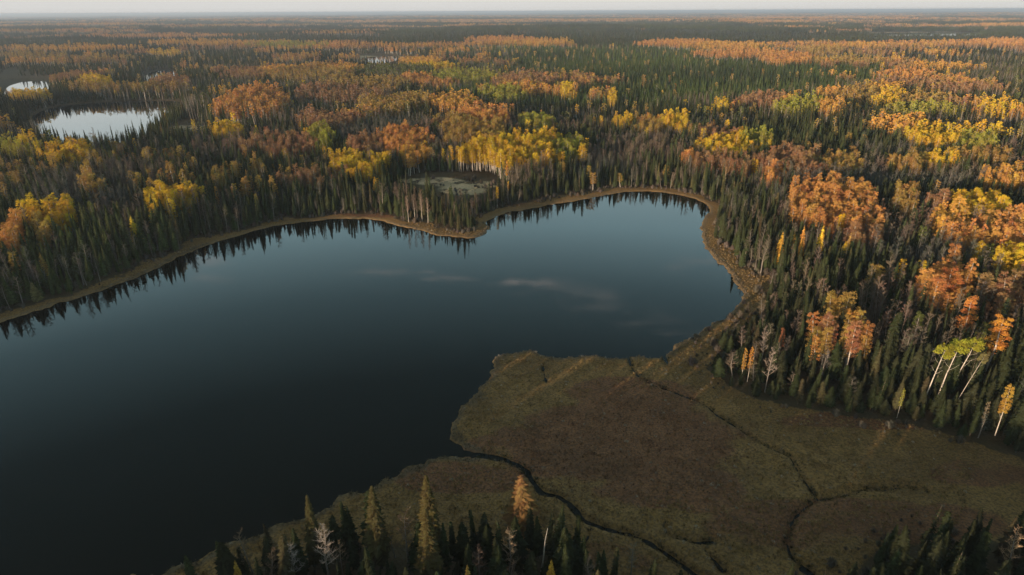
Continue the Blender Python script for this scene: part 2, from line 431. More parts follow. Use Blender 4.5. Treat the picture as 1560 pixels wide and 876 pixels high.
# ------------------------------------------------------------------ stand map (which trees grow where)
COL = {  # leaf colours
    'O': (.57, .295, .098), 'A': (.59, .34, .085), 'Y': (.62, .42, .045), 'G': (.40, .265, .080), 'R': (.36, .205, .105),
    'L': (.36, .33, .060), 'V': (.15, .16, .050), 'B': (.150, .124, .096), 'C': (.052, .062, .028)}
GROVES = [  # centre and half size in pixels of the photograph at crown level, colour, share of that colour
    # conifer blocks
    (1000, 100, 170, 22, 'C', .99), (880, 90, 120, 14, 'C', .97), (1240, 195, 130, 32, 'C', .99), (1080, 120, 110, 16, 'C', .99), (1180, 120, 110, 12, 'C', .99),
    (1000, 160, 80, 14, 'C', .96), (300, 85, 140, 9, 'C', .93), (120, 100, 170, 8, 'C', .95), (260, 108, 100, 7, 'C', .97), (80, 150, 110, 8, 'C', .99), (60, 175, 60, 20, 'C', .99), (230, 195, 60, 18, 'C', .99),
    (1150, 370, 75, 60, 'C', .97), (1180, 460, 90, 60, 'C', .97), (1350, 560, 200, 50, 'C', .97), (840, 150, 60, 14, 'C', .97), (90, 400, 120, 70, 'C', .96),
    (350, 330, 130, 30, 'C', .95), (1260, 215, 60, 14, 'C', .98), (360, 250, 130, 18, 'C', .88), (620, 180, 60, 10, 'B', .5), (880, 225, 30, 14, 'C', .9),
    (1330, 190, 40, 22, 'C', .95), (1300, 400, 60, 30, 'C', .95), (1500, 560, 80, 40, 'C', .97), (950, 255, 130, 18, 'C', .85),
    (1060, 98, 250, 26, 'C', .985), (1000, 76, 200, 9, 'C', .95), (620, 800, 320, 110, 'C', .96), (1450, 800, 190, 110, 'C', .985), (60, 130, 80, 10, 'C', .98), (200, 145, 160, 8, 'C', .9), (170, 260, 220, 40, 'C', .72), (450, 290, 120, 24, 'C', .88),
    # bare stands
    (85, 275, 60, 26, 'B', .55), (180, 300, 40, 18, 'B', .55), (230, 150, 110, 9, 'B', .5), (1300, 262, 80, 12, 'B', .5), (1430, 370, 60, 24, 'B', .5), (1360, 460, 42, 22, 'B', .55),
    (960, 215, 60, 18, 'B', .42), (800, 262, 50, 22, 'B', .42), (620, 310, 60, 26, 'B', .5), (560, 195, 90, 10, 'B', .5), (340, 215, 60, 10, 'B', .5), (1310, 240, 50, 10, 'B', .42),
    (930, 235, 60, 16, 'B', .42), (1440, 260, 60, 10, 'B', .42), (200, 250, 60, 20, 'B', .4), (1330, 430, 60, 20, 'B', .4),
    # gold, orange and yellow groves
    (800, 222, 92, 22, 'Y', .93), (735, 173, 42, 15, 'O', .85), (702, 196, 26, 22, 'G', .9), (752, 198, 20, 16, 'G', .8), (862, 222, 22, 16, 'L', .6), (820, 184, 26, 11, 'L', .85),
    (610, 210, 42, 14, 'O', .9), (560, 215, 26, 10, 'R', .7), (545, 242, 48, 20, 'Y', .75), (640, 235, 30, 14, 'A', .6), (690, 152, 36, 11, 'A', .9), (600, 155, 56, 12, 'G', .85),
    (395, 150, 46, 16, 'O', .85), (350, 160, 28, 11, 'O', .7), (500, 178, 46, 11, 'R', .85), (490, 206, 19, 17, 'L', .95), (432, 214, 62, 11, 'R', .7), (345, 192, 22, 9, 'Y', .85),
    (30, 222, 40, 12, 'L', .5), (105, 232, 52, 12, 'Y', .5), (42, 215, 16, 10, 'Y', .7), (88, 320, 20, 16, 'Y', .8), (48, 325, 16, 12, 'Y', .5), (14, 350, 14, 16, 'O', .9), (60, 345, 14, 12, 'G', .6),
    (250, 308, 30, 24, 'Y', .8), (285, 292, 24, 10, 'Y', .7), (140, 272, 20, 14, 'G', .8), (258, 123, 28, 8, 'R', .8), (195, 128, 90, 4, 'G', .5), (148, 121, 22, 6, 'Y', .8),
    (40, 138, 34, 5, 'Y', .7), (475, 110, 60, 9, 'G', .5), (640, 91, 32, 5, 'A', .9), (650, 100, 46, 5, 'Y', .8), (655, 118, 44, 7, 'O', .8), (710, 112, 60, 8, 'L', .6), (765, 138, 36, 8, 'L', .85),
    (560, 125, 60, 9, 'G', .5), (520, 140, 70, 9, 'R', .5), (932, 146, 7, 8, 'Y', .95), (865, 133, 12, 8, 'Y', .85), (600, 105, 60, 8, 'V', .5), (100, 70, 110, 3.5, 'A', .6), (40, 80, 60, 4, 'G', .6), (330, 62, 110, 4, 'A', .55), (240, 52, 120, 2.5, 'O', .5), (440, 66, 60, 3, 'L', .6), (120, 86, 80, 3, 'G', .5), (250, 77, 24, 4, 'Y', .5), (810, 62, 60, 5, 'A', .85), (760, 58, 50, 4, 'O', .8),
    (1035, 64, 60, 4, 'O', .85), (1110, 67, 60, 5, 'A', .7), (1130, 79, 66, 5, 'O', .75), (1205, 86, 45, 9, 'O', .9), (1290, 90, 60, 6, 'G', .7), (1250, 76, 30, 5, 'G', .8), (1380, 110, 50, 6, 'O', .6), (1440, 98, 60, 5, 'A', .5),
    (1530, 63, 50, 6, 'O', .8), (1160, 148, 38, 8, 'R', .85), (1100, 155, 14, 7, 'Y', .7), (1215, 160, 44, 10, 'L', .9), (1268, 162, 22, 9, 'A', .9), (1350, 144, 34, 12, 'Y', .8), (1345, 132, 30, 6, 'A', .8),
    (1410, 148, 42, 9, 'G', .7), (1310, 142, 30, 10, 'G', .6), (1380, 186, 50, 12, 'A', .8), (1430, 200, 40, 14, 'Y', .85), (1490, 207, 32, 14, 'L', .85), (1500, 192, 40, 8, 'Y', .5), (1520, 160, 30, 12, 'Y', .6), (1400, 162, 60, 8, 'L', .5),
    (1110, 214, 58, 20, 'Y', .9), (1150, 206, 22, 12, 'L', .8), (1028, 182, 26, 13, 'Y', .85), (950, 181, 18, 9, 'Y', .7), (990, 190, 20, 8, 'G', .6), (1090, 198, 30, 8, 'R', .6),
    (1205, 243, 62, 17, 'R', .9), (1275, 241, 42, 11, 'G', .8), (1180, 262, 14, 10, 'O', .7), (1050, 232, 8, 9, 'O', .9), (1440, 235, 36, 8, 'Y', .7), (1500, 232, 50, 10, 'G', .6), (1530, 262, 32, 12, 'A', .8),
    (1275, 303, 64, 28, 'O', .95), (1215, 300, 10, 24, 'O', .7), (1330, 320, 14, 30, 'O', .7), (1380, 292, 19, 17, 'G', .9), (1432, 298, 18, 10, 'R', .6), (1385, 240, 30, 9, 'G', .6),
    (1490, 304, 44, 19, 'Y', .95), (1450, 330, 30, 16, 'A', .85), (1500, 345, 50, 18, 'O', .85), (1545, 345, 24, 26, 'O', .8), (1546, 392, 20, 20, 'Y', .95), (1535, 435, 34, 28, 'R', .8), (1445, 425, 34, 26, 'O', .9),
    (1320, 350, 30, 12, 'R', .4), (1110, 245, 60, 12, 'R', .45), (160, 265, 24, 12, 'B', .6), (470, 262, 60, 12, 'R', .35), (650, 325, 110, 26, 'B', .70), (1250, 580, 190, 36, 'C', .975), (1480, 640, 90, 40, 'C', .97), (1180, 525, 60, 34, 'C', .95)]
CLEAR = [  # openings without trees: centre and half size in pixels at ground level
    (665, 292, 72, 20), (725, 288, 44, 18), (700, 304, 50, 18), (30, 134, 66, 20), (285, 206, 46, 14), (285, 200, 30, 10), (40, 148, 30, 10), (590, 97, 30, 7), (245, 124, 24, 8), (1410, 54, 85, 2.6), (560, 89, 76, 5.0), (340, 274, 60, 8), (1345, 402, 20, 5), (400, 96, 40, 1.6),
    (1405, 50.6, 95, 1.4), (1070, 51, 60, 1.0), (330, 203, 60, 5), (690, 318, 30, 6), (655, 284, 20, 4)]

def fe(cx, cy, rx, ry, u, v): return ((u - cx) / rx) ** 2 + ((v - cy) / ry) ** 2

FOREST_EDGE_PX = [(1128, 462), (1102, 496), (1084, 515), (1077, 535), (1083, 562), (1110, 585), (1160, 606), (1230, 625), (1310, 640), (1390, 652), (1450, 668), (1510, 688), (1575, 712), (1700, 760),
                  (1800, 830), (1600, 850), (1500, 840), (1420, 832), (1345, 842), (1315, 862), (1290, 900), (1180, 960), (1000, 930), (900, 885), (860, 852), (780, 842), (700, 840), (640, 838), (560, 840), (480, 852), (400, 873), (330, 900), (250, 960),
                  (0, 1100), (-700, 1000), (-600, 700), (500, 500)]
BOG = [unproj(u, v) for u, v in FOREST_EDGE_PX]

def tree_allowed(x, y, ls, ps, st):
    nz = (fbm(x, y, 14, 40, 3) - .5)
    ok = (ls > 7.0 + nz * 14) & (ps > 1.5) & (st > 1.5)
    near = np.hypot(x, y) < 320
    inb = np.zeros(x.shape, bool)
    xx = x + nz * 5; yy = y + (fbm(x, y, 11, 44, 3) - .5) * 5
    inb[near] = inside(xx[near], yy[near], BOG)
    ok &= ~inb
    u, v, w = project(x, y, np.zeros_like(x))
    jit = (fbm(x, y, 22, 47, 3) - .5) * 2.4
    for cx, cy, rx, ry in CLEAR:
        with np.errstate(invalid='ignore'):
            ok &= ~(fe(cx, cy, rx, ry, u, v) + jit < 1)
    return ok

def stands(x, y, zb, ls=None):
    """kind and tint for every tree: kind 0 spruce, 1 leafy aspen, 2 bare birch"""
    n = len(x)
    u, v, w = project(x, y, zb + 10.5)
    u = np.nan_to_num(u, nan=-9999); v = np.nan_to_num(v, nan=-9999)
    r = np.hypot(x, y)
    keys = list(COL)
    r1 = rng.random(n); r2 = rng.random(n); r3 = rng.random(n)
    pick = np.full(n, keys.index('C'))
    # background mixture: patches of the forest itself
    a = fbm(x * .7, y, 150 + 0 * r, 60, 4); b = fbm(x, y * .8, 60, 66, 4); c = fbm(x, y, 420, 72, 3)
    thr = .618 - .03 * sstep(1500, 6000, r) - .03 * (u > 1150) + .03 * (u < 600) * (v > 240)
    mixv = .55 * a + .45 * b
    asp = (mixv > thr) & (r1 < .8)
    hue = fbm(x, y, 90, 80, 3) + (r2 - .5) * .25
    pick = np.where(asp & (hue < .42), keys.index('R'), pick)
    pick = np.where(asp & (hue >= .42) & (hue < .5), keys.index('G'), pick)
    pick = np.where(asp & (hue >= .5) & (hue < .58), keys.index('O'), pick)
    pick = np.where(asp & (hue >= .58), keys.index('A'), pick)
    bare = (fbm(x, y, 55, 90, 4) > .50) & (r2 < .36) & ~asp
    pick = np.where(bare, keys.index('B'), pick)
    lone = (~asp) & (~bare) & (r3 < .030)
    pick = np.where(lone, np.where(r2 < .4, keys.index('G'), np.where(r2 < .6, keys.index('Y'), keys.index('V'))), pick)
    # far country: long bands of rust and green
    fb = fbm(x * .35, y * 1.4, 900, 101, 4) * .6 + fbm(x, y, 260, 105, 3) * .4
    farm = r > 1500
    fp = np.where(fb > .562, np.where(hue < .5, keys.index('O'), np.where(hue < .56, keys.index('R'), keys.index('A'))), keys.index('C'))
    fp = np.where((fb > .535) & (fb <= .562), np.where(r2 < .5, keys.index('R'), keys.index('B')), fp)
    fp = np.where((fp != keys.index('C')) & (r1 > .68), keys.index('C'), fp)
    pick = np.where(farm, fp, pick)
    jn = (fbm(x, y, 13, 120, 3) - .5) * 1.6 + (fbm(x, y, 60, 125, 3) - .5) * .9
    for cx, cy, rx, ry, k, share in GROVES:
        e = fe(cx, cy, rx, ry, u, v) + jn
        rr = rng.random(n)
        m = e < 1
        if k == 'C':
            base = np.where(rr < share, keys.index('C'), np.where(rr < share + (1 - share) * .5, keys.index('B'), keys.index('G')))
        else:
            base = np.where(rr < share, keys.index(k), np.where(rng.random(n) < .6, keys.index('C'), keys.index('B')))
        pick = np.where(m, base, pick)
    fr = (r < 128) & ((y < 108) | (np.abs(x) > 60))
    q = fr & (r1 < .985)
    pick = np.where(q, np.where(r3 < .96, keys.index('C'), keys.index('B')), pick)
    if ls is not None:
        q = (ls < 26) & (rng.random(n) < .93)
        pick = np.where(q, np.where(rng.random(n) < .8, keys.index('C'), keys.index('B')), pick)
    tint = np.array([COL[k] for k in keys])[pick]
    kind = np.where(pick == keys.index('C'), 0, np.where(pick == keys.index('B'), 2, 1))
    jit = 1 + (rng.random((n, 1)) - .5) * .34
    hs = (rng.random(n) - .5)
    tint = tint * jit
    tint[:, 1] *= 1 + hs * .22
    # young green spruce country and brownish larch-mixed parts
    g = fbm(x, y, 200, 130, 3)
    cf = kind == 0
    brown = cf & (rng.random(n) < .10)
    tint[brown] = tint[brown] * np.array([1.9, 1.4, 1.5])
    tint[cf] *= (1 + (g[cf, None] - .5) * 1.2 * np.array([1.0, 1.0, .6]))
    bt = kind == 2
    tint[bt] *= (1 + (fbm(x, y, 40, 140, 2)[bt, None] - .5) * np.array([1.2, .5, .2]))
    green = cf & (np.abs(u - 1010) < 330) & (v > 66) & (v < 150)
    tint[green] *= np.array([1.35, 1.65, 1.3])
    return kind, np.array(keys)[pick], np.clip(tint, 0, .9), u, v

# ------------------------------------------------------------------ ground sheet
def build_ground():
    rs = [0.0, 15, 30, 45, 58]
    r = 66.0
    while r < 75000:
        rs.append(r)
        r *= 1.0045 if r < 430 else (1.009 if r < 1200 else (1.02 if r < 6000 else 1.06))
    rs = np.array(rs[1:])
    th = np.concatenate([np.arange(-43.5, 43.5, .135), np.arange(43.5, 316.4, 2.6)])
    th = np.radians(th); nt = len(th); nr = len(rs)
    R, T = np.meshgrid(rs, th, indexing='ij')
    X = (R * np.sin(T)).ravel(); Y = (R * np.cos(T)).ravel()
    z, ls, ps, st = height(X, Y, True)
    V = np.stack([X, Y, z], -1)
    V = np.concatenate([V, [[0, 0, height(np.array([0.]), np.array([0.]))[0]]]])
    i = np.arange(nr - 1)[:, None] * nt; j = np.arange(nt)[None, :]; j2 = (j + 1) % nt
    F4 = np.stack([i + j, i + nt + j, i + nt + j2, i + j2], -1).reshape(-1, 4)[:, ::-1]
    jj = np.arange(nt); F3 = np.stack([np.full(nt, nr * nt), jj, (jj + 1) % nt], -1)[:, ::-1]
    me = mesh_np('ground', V, F4, F3, [M_GROUND], smooth=True)
    # what covers the ground
    u, v, w = project(X, Y, z)
    u = np.nan_to_num(u, nan=-9999); v = np.nan_to_num(v, nan=-9999)
    jn = (fbm(X, Y, 12, 150, 4) - .5) * 1.6
    heath = np.zeros(len(X)); sand = np.zeros(len(X))
    for cx, cy, rx, ry, a in ((950, 670, 190, 75, 1), (1020, 745, 130, 45, 1), (940, 600, 95, 24, .9), (690, 728, 110, 26, 1), (1180, 800, 130, 40, .6), (1400, 800, 150, 30, .8), (1350, 640, 200, 14, .8), (1250, 770, 160, 12, .6),
                              (780, 690, 80, 30, .6), (1500, 720, 80, 20, .6), (600, 322, 120, 8, .7), (760, 305, 60, 10, .8), (900, 850, 100, 30, .5)):
        heath = np.maximum(heath, a * sstep(1.35, .55, fe(cx, cy, rx, ry, u, v) + jn))
    for cx, cy, rx, ry in ((668, 277, 38, 6), (704, 289, 34, 8), (742, 281, 24, 5), (628, 275, 20, 3), (293, 194, 30, 3.2), (1405, 50.3, 90, 1.2), (560, 88, 60, 2)):
        sand = np.maximum(sand, sstep(1.4, .7, fe(cx, cy, rx, ry, u, v) + jn * .6))
    al = tree_allowed(X, Y, ls, ps, st).astype(float)
    cover = np.stack([heath, sand, np.where((al > 0) | ((ls > 24) & ~inside(X, Y, BOG)), .92, 0.), np.ones(len(X))], -1)
    cover = np.concatenate([cover, [[0, 0, 1, 1]]])
    add_attr(me, 'cover', 'FLOAT_COLOR', cover)
    rim = np.concatenate([sstep(0.0, .5, ls) * sstep(2.2, .8, ls) * .75 + .0, [0]])
    add_attr(me, 'rim', 'FLOAT', rim)
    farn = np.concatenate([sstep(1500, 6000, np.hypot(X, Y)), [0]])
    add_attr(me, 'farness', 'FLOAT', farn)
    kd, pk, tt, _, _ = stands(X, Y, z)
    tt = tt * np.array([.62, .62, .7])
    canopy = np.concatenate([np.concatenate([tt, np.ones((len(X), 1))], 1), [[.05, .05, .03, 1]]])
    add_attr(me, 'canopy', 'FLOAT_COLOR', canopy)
    o = link(bpy.data.objects.new('ground', me))
    tag(o, 'boggy shore and forest floor reaching to the horizon', 'ground', kind='structure')
build_ground()

def build_water():
    A = np.array(LAKE); x0, x1 = A[:, 0].min() - 8, max(A[:, 0].max(), 150) ; y0, y1 = A[:, 1].min() - 8, A[:, 1].max() + 8
    nx, ny = 30, 30
    xs = np.linspace(x0, x1, nx); ys = np.linspace(min(y0, 50), y1, ny)
    X, Y = np.meshgrid(xs, ys); V = np.stack([X.ravel(), Y.ravel(), np.zeros(nx * ny)], -1)
    i = (np.arange(ny - 1)[:, None] * nx + np.arange(nx - 1)[None, :]).ravel()
    me = mesh_np('lake', V, np.stack([i, i + 1, i + nx + 1, i + nx], -1), None, [M_WATER])
    tag(link(bpy.data.objects.new('lake', me)), 'dark calm lake reflecting the sky and the shore trees', 'lake', kind='structure')
    labs = ['bright pond behind the spruces in the upper left', 'small bright pond in a brown meadow at the far left', 'sliver of bright pond beyond the rust coloured trees',
            'thin bright pond in the marsh at top centre', 'thin pale lake far off near the horizon on the right']
    for P, lb in zip(PONDS, labs):
        A = np.array(P); c = A.mean(0); Q = c + (A - c) * 1.03
        me = mesh_np('pond', np.concatenate([Q, np.zeros((len(Q), 1))], 1), None, None, [M_WATER])
        me.clear_geometry(); me.from_pydata([(q[0], q[1], 0) for q in Q], [], [list(range(len(Q)))])
        me.update()
        tag(link(bpy.data.objects.new('pond', me)), lb, 'pond', kind='structure')
build_water()

# ------------------------------------------------------------------ tree prototypes
class Geo:
    def __init__(s): s.V = []; s.F3 = []; s.F4 = []; s.sh = []; s.n = 0
    def quad(s, a, b, c, d, sh): s.V += [a, b, c, d]; s.sh += [sh] * 4; s.F4.append((s.n, s.n + 1, s.n + 2, s.n + 3)); s.n += 4
    def tri(s, a, b, c, sh): s.V += [a, b, c]; s.sh += [sh] * 3; s.F3.append((s.n, s.n + 1, s.n + 2)); s.n += 3
    def tube(s, pts, rad, k=5, sh=.5):
        pts = [np.array(p, float) for p in pts]; base = s.n
        for i, p in enumerate(pts):
            d = (pts[min(i + 1, len(pts) - 1)] - pts[max(i - 1, 0)]); d /= np.linalg.norm(d) + 1e-9
            e = np.cross(d, (0.3, 1, .1)); e /= np.linalg.norm(e) + 1e-9; f = np.cross(d, e)
            for j in range(k):
                a = 2 * math.pi * j / k
                s.V.append(p + rad[i] * (math.cos(a) * e + math.sin(a) * f)); s.sh.append(sh)
        for i in range(len(pts) - 1):
            for j in range(k):
                j2 = (j + 1) % k
                s.F4.append((base + i * k + j, base + i * k + j2, base + (i + 1) * k + j2, base + (i + 1) * k + j))
        s.n += k * len(pts)
    def mesh(s, name, mat):
        me = mesh_np(name, np.array(s.V), s.F4, s.F3, [mat])
        add_attr(me, 'shade', 'FLOAT', s.sh)
        return me

def joined(name, A, B, ma, mb):
    VA, VB = np.array(A.V), np.array(B.V); n = len(VA)
    F3 = [tuple(f) for f in A.F3] + [tuple(i + n for i in f) for f in B.F3]
    F4 = [tuple(f) for f in A.F4] + [tuple(i + n for i in f) for f in B.F4]
    mi = [0] * len(A.F3) + [1] * len(B.F3) + [0] * len(A.F4) + [1] * len(B.F4)
    me = mesh_np(name, np.concatenate([VA, VB]), F4, F3, [ma, mb], mi)
    add_attr(me, 'shade', 'FLOAT', list(A.sh) + list(B.sh))
    return me

def R_(a=0., b=1.): return random.uniform(a, b)

def spruce(seed, h=12.0, rad=1.35, levels=24, per=7, club=False, airy=False):
    random.seed(seed)
    T = Geo(); C = Geo()
    lean = np.array([R_(-.25, .25), R_(-.25, .25), 0])
    T.tube([(0, 0, -.4), lean * .5 + (0, 0, h * .5), lean + (0, 0, h * .97)], [.15, .09, .02], 5)
    z0 = h * R_(.06, .16)
    side = R_(0, 6.28)
    for i in range(levels):
        t = (i + R_(-.3, .3)) / levels; t = min(max(t, 0), .985)
        z = z0 + (h - z0) * t
        prof = (1 - t) ** .75 * (.62 + .38 * min(1, t * 5))
        if club and t > .82: prof += .16
        Rr = rad * prof * R_(.78, 1.18) + .10
        c = lean * (z / h)
        ph = R_(0, 6.28)
        for k in range(per):
            if airy and R_() < .25: continue
            a = ph + k * 2 * math.pi / per + R_(-.3, .3)
            rr = Rr * R_(.6, 1.15) * (1 + .12 * math.cos(a - side))
            dx, dy = math.cos(a), math.sin(a); wx, wy = -dy, dx
            drop = rr * R_(.25, .6); w = rr * R_(.24, .36)
            p0 = c + (0, 0, z + .12 * rr); p1 = c + (dx * rr, dy * rr, z - drop)
            m = c + (dx * rr * .55, dy * rr * .55, z - drop * .35)
            sh = R_(0, 1)
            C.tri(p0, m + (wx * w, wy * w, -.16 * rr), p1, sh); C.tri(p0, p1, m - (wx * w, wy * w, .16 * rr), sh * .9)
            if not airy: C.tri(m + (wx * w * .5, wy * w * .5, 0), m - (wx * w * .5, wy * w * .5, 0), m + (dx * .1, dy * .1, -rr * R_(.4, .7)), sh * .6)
    if not airy:
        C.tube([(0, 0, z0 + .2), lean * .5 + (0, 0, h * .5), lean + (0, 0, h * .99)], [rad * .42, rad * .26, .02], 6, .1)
    C.tri(lean + (-.05, 0, h * .93), lean + (.05, 0, h * .93), lean + (0, 0, h * 1.02), .5)
    return T, C

def limbs(T, base, top, crown_r, n, z0, h, r0=.09):
    ends = []
    for i in range(n):
        t = z0 + (1 - z0) * (i + R_(.0, .8)) / n * .9
        p = base + (top - base) * t
        a = i * 2.4 + R_(-.5, .5); L = crown_r * R_(.6, 1.0) * (1.1 - .5 * t)
        q = p + np.array((math.cos(a) * L, math.sin(a) * L, L * R_(.5, 1.1)))
        mid = (p + q) / 2 + np.array((0, 0, -.12 * L))
        T.tube([p, mid, q], [r0 * (1.15 - t), r0 * .6 * (1.15 - t), .015], 3)
        ends.append(q)
    return ends

def aspen(seed, h=13.0, cr=1.75, c0=.36, lobes=30, leaves=120, ls=.19, lean=.4, flat=1.0):
    random.seed(seed); rg = np.random.default_rng(seed)
    T = Geo(); C = Geo()
    top = np.array((R_(-lean, lean), R_(-lean, lean), h * .93)); base = np.array((0, 0, 0.))
    mid = top * .5 + np.array((R_(-.25, .25), R_(-.25, .25), 0))
    T.tube([(0, 0, -.4), mid * .5, mid, top * .78 + mid * .05, top], [.19, .15, .12, .08, .02], 6)
    limbs(T, base, top, cr, 9, c0 * .85, h, .075)
    zc = h * (1 + c0) / 2; hz = h * (1 - c0) / 2 * flat
    if flat < 1: zc = h - hz * 1.05
    ctrs = []
    for i in range(lobes):
        a = i * 2.4 + R_(-.4, .4); q = (i + R_(.1, .9)) / lobes           # q: bottom to top
        zz = -.9 + 1.75 * q
        ring = math.sqrt(max(.05, 1 - (abs(zz + .15) / 1.15) ** 2.2)) * R_(.35, .8)
        cx_, cy_ = top[:2] * (zc + zz * hz) / h
        ctrs.append((np.array((cx_ + math.cos(a) * cr * ring, cy_ + math.sin(a) * cr * ring, zc + zz * hz)), cr * R_(.30, .50) * (1.1 - .35 * q)))
    for ci, (c, rr) in enumerate(ctrs):
        lob_sh = R_(.1, .9)
        n = int(leaves * R_(.7, 1.25))
        d = rg.normal(size=(n, 3)); d /= np.linalg.norm(d, axis=1)[:, None]
        d[:, 2] = np.abs(d[:, 2]) * .75 + d[:, 2] * .25
        P = c + d * rr * (rg.random((n, 1)) ** .5) * np.array((1, 1, 1.35))
        a = rg.normal(size=(n, 3)) + d * .8; a /= np.linalg.norm(a, axis=1)[:, None]
        b = np.cross(a, rg.normal(size=(n, 3))); b /= np.linalg.norm(b, axis=1)[:, None] + 1e-9
        e = np.cross(a, b)
        s = ls * (.6 + .8 * rg.random((n, 1))) * .5
        for p, bb, ee, s_ in zip(P, b, e, s):
            C.quad(p - bb * s_, p - ee * s_ * .8, p + bb * s_, p + ee * s_ * .8, min(1, max(0, lob_sh + R_(-.25, .25))))
    return T, C

def bare(seed, h=12.0, cr=1.7, n1=16, thick=1.0, twigs=24, c0=.35):
    random.seed(seed)
    T = Geo(); C = Geo()
    top = np.array((R_(-.5, .5), R_(-.5, .5), h)); mid = top * .5 + np.array((R_(-.3, .3), R_(-.3, .3), 0))
    T.tube([(0, 0, -.4), mid * .5, mid, top * .8 + mid * .04, top], [.17 * thick, .13 * thick, .10 * thick, .06 * thick, .012], 6)
    for i in range(n1):
        t = c0 + (1 - c0) * (i + R_(0, .9)) / n1
        p = (mid * 2 * t if t < .5 else mid + (top - mid) * (t - .5) * 2)
        a = i * 2.4 + R_(-.6, .6); L = cr * R_(.6, 1.1) * (1.25 - .75 * t)
        q = p + np.array((math.cos(a) * L, math.sin(a) * L, L * R_(.8, 1.5)))
        C.tube([p, (p + q) / 2 - (0, 0, .1 * L), q], [.05 * thick, .03 * thick, .012], 3, .8)
        for k in range(twigs):
            s = R_(.25, 1); p2 = p + (q - p) * s - np.array((0, 0, .2 * L * s * (1 - s)))
            a2 = R_(0, 6.28); L2 = L * R_(.25, .55)
            d = np.array((math.cos(a2) * L2, math.sin(a2) * L2, L2 * R_(.3, 1.3)))
            e = np.cross(d, (R_(-1, 1), R_(-1, 1), .3)); e = e / (np.linalg.norm(e) + 1e-9) * .028
            C.tri(p2 - e, p2 + e, p2 + d, R_(.2, .9))
            for kk in range(2):
                p3 = p2 + d * R_(.3, .8); d3 = d * .5 + np.array((R_(-.4, .4), R_(-.4, .4), R_(0, .4))) * L2
                C.tri(p3 - e * .7, p3 + e * .7, p3 + d3, R_(.1, .8))
    return T, C

def shrub(seed, h=1.6, r=1.0, n=90):
    random.seed(seed); C = Geo()
    for i in range(n):
        a = R_(0, 6.28); q = R_(0, 1) ** .6; z = h * (1 - .5 * q * q) * R_(.6, 1.05)
        b = np.array((math.cos(a) * q * r * .45, math.sin(a) * q * r * .45, R_(-.1, z * .4)))
        t = np.array((math.cos(a) * q * r, math.sin(a) * q * r, z))
        e = np.array((-math.sin(a), math.cos(a), R_(-.3, .3))) * R_(.04, .09)
        C.tri(b - e, b + e, t, R_(0, 1))
        m = b + (t - b) * R_(.4, .8); d = np.array((R_(-.4, .4), R_(-.4, .4), R_(.1, .5))) * r * .7
        C.tri(m - e, m + e, m + d, R_(0, 1))
    return C

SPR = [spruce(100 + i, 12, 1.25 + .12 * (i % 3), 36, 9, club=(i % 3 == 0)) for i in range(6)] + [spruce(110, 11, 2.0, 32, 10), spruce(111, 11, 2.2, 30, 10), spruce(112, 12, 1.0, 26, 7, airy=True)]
SPL = [spruce(150 + i, 12, 1.5, 11, 5) for i in range(3)]                # lighter versions for the distance
ASP = [aspen(200 + i, cr=1.6 + .12 * i, c0=.30 + .05 * (i % 3)) for i in range(5)]
APL = [aspen(230 + i, lobes=14, leaves=26, ls=.62) for i in range(3)]
BAR = [bare(260 + i) for i in range(5)]
BAL = [bare(280 + i, n1=12, twigs=8, thick=1.5) for i in range(2)]
HSP = [spruce(130 + i, 12, 1.3, 62, 13) for i in range(2)]
LAR = [spruce(300 + i, 10, 1.35, 40, 12, airy=True) for i in range(3)]
SHR = [shrub(320 + i) for i in range(4)]
KIND = {'spruce': (SPR, M_DARK, M_NEEDLE), 'aspen': (ASP, M_PALE, M_LEAF), 'birch': (BAR, M_GREY, M_TWIG), 'larch': (LAR, M_DARK, M_NEEDLE), 'fine_spruce': (HSP, M_DARK, M_NEEDLE)}
PARTS = {}
for k, (lst, mb, mc) in KIND.items():
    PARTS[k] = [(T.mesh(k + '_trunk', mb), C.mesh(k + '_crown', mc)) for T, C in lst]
SHR_ME = [C.mesh('shrub', M_TWIG) for C in SHR]

proto = bpy.data.collections.new('prototypes')     # shapes used by the geometry-nodes forest, never linked to the scene
def proto_obj(name, me):
    o = bpy.data.objects.new(name, me); proto_c = bpy.data.collections.new(name + '_set'); proto_c.objects.link(o); return o, proto_c
def proto_set(name, mes):
    c = bpy.data.collections.new(name)
    for i, me in enumerate(mes):
        c.objects.link(bpy.data.objects.new('%s_%02d' % (name, i), me))
    return c
def clump(name, pool, ma, mb, n, R, seed):
    """a few trees joined, for country too far to tell trees apart"""
    random.seed(seed); A = Geo(); B = Geo()
    for i in range(n):
        T, C = random.choice(pool)
        ox, oy = R * R_(-1, 1), R * R_(-1, 1); s = R_(.75, 1.2)
        for G_, H_ in ((T, A), (C, B)):
            base = H_.n
            H_.V += [np.array(p) * s + (ox, oy, 0) for p in G_.V]; H_.sh += [min(1, x * .6 + .4 * s - .1) for x in G_.sh]
            H_.F3 += [tuple(j + base for j in f) for f in G_.F3]; H_.F4 += [tuple(j + base for j in f) for f in G_.F4]
            H_.n += G_.n
    return joined(name, A, B, ma, mb)

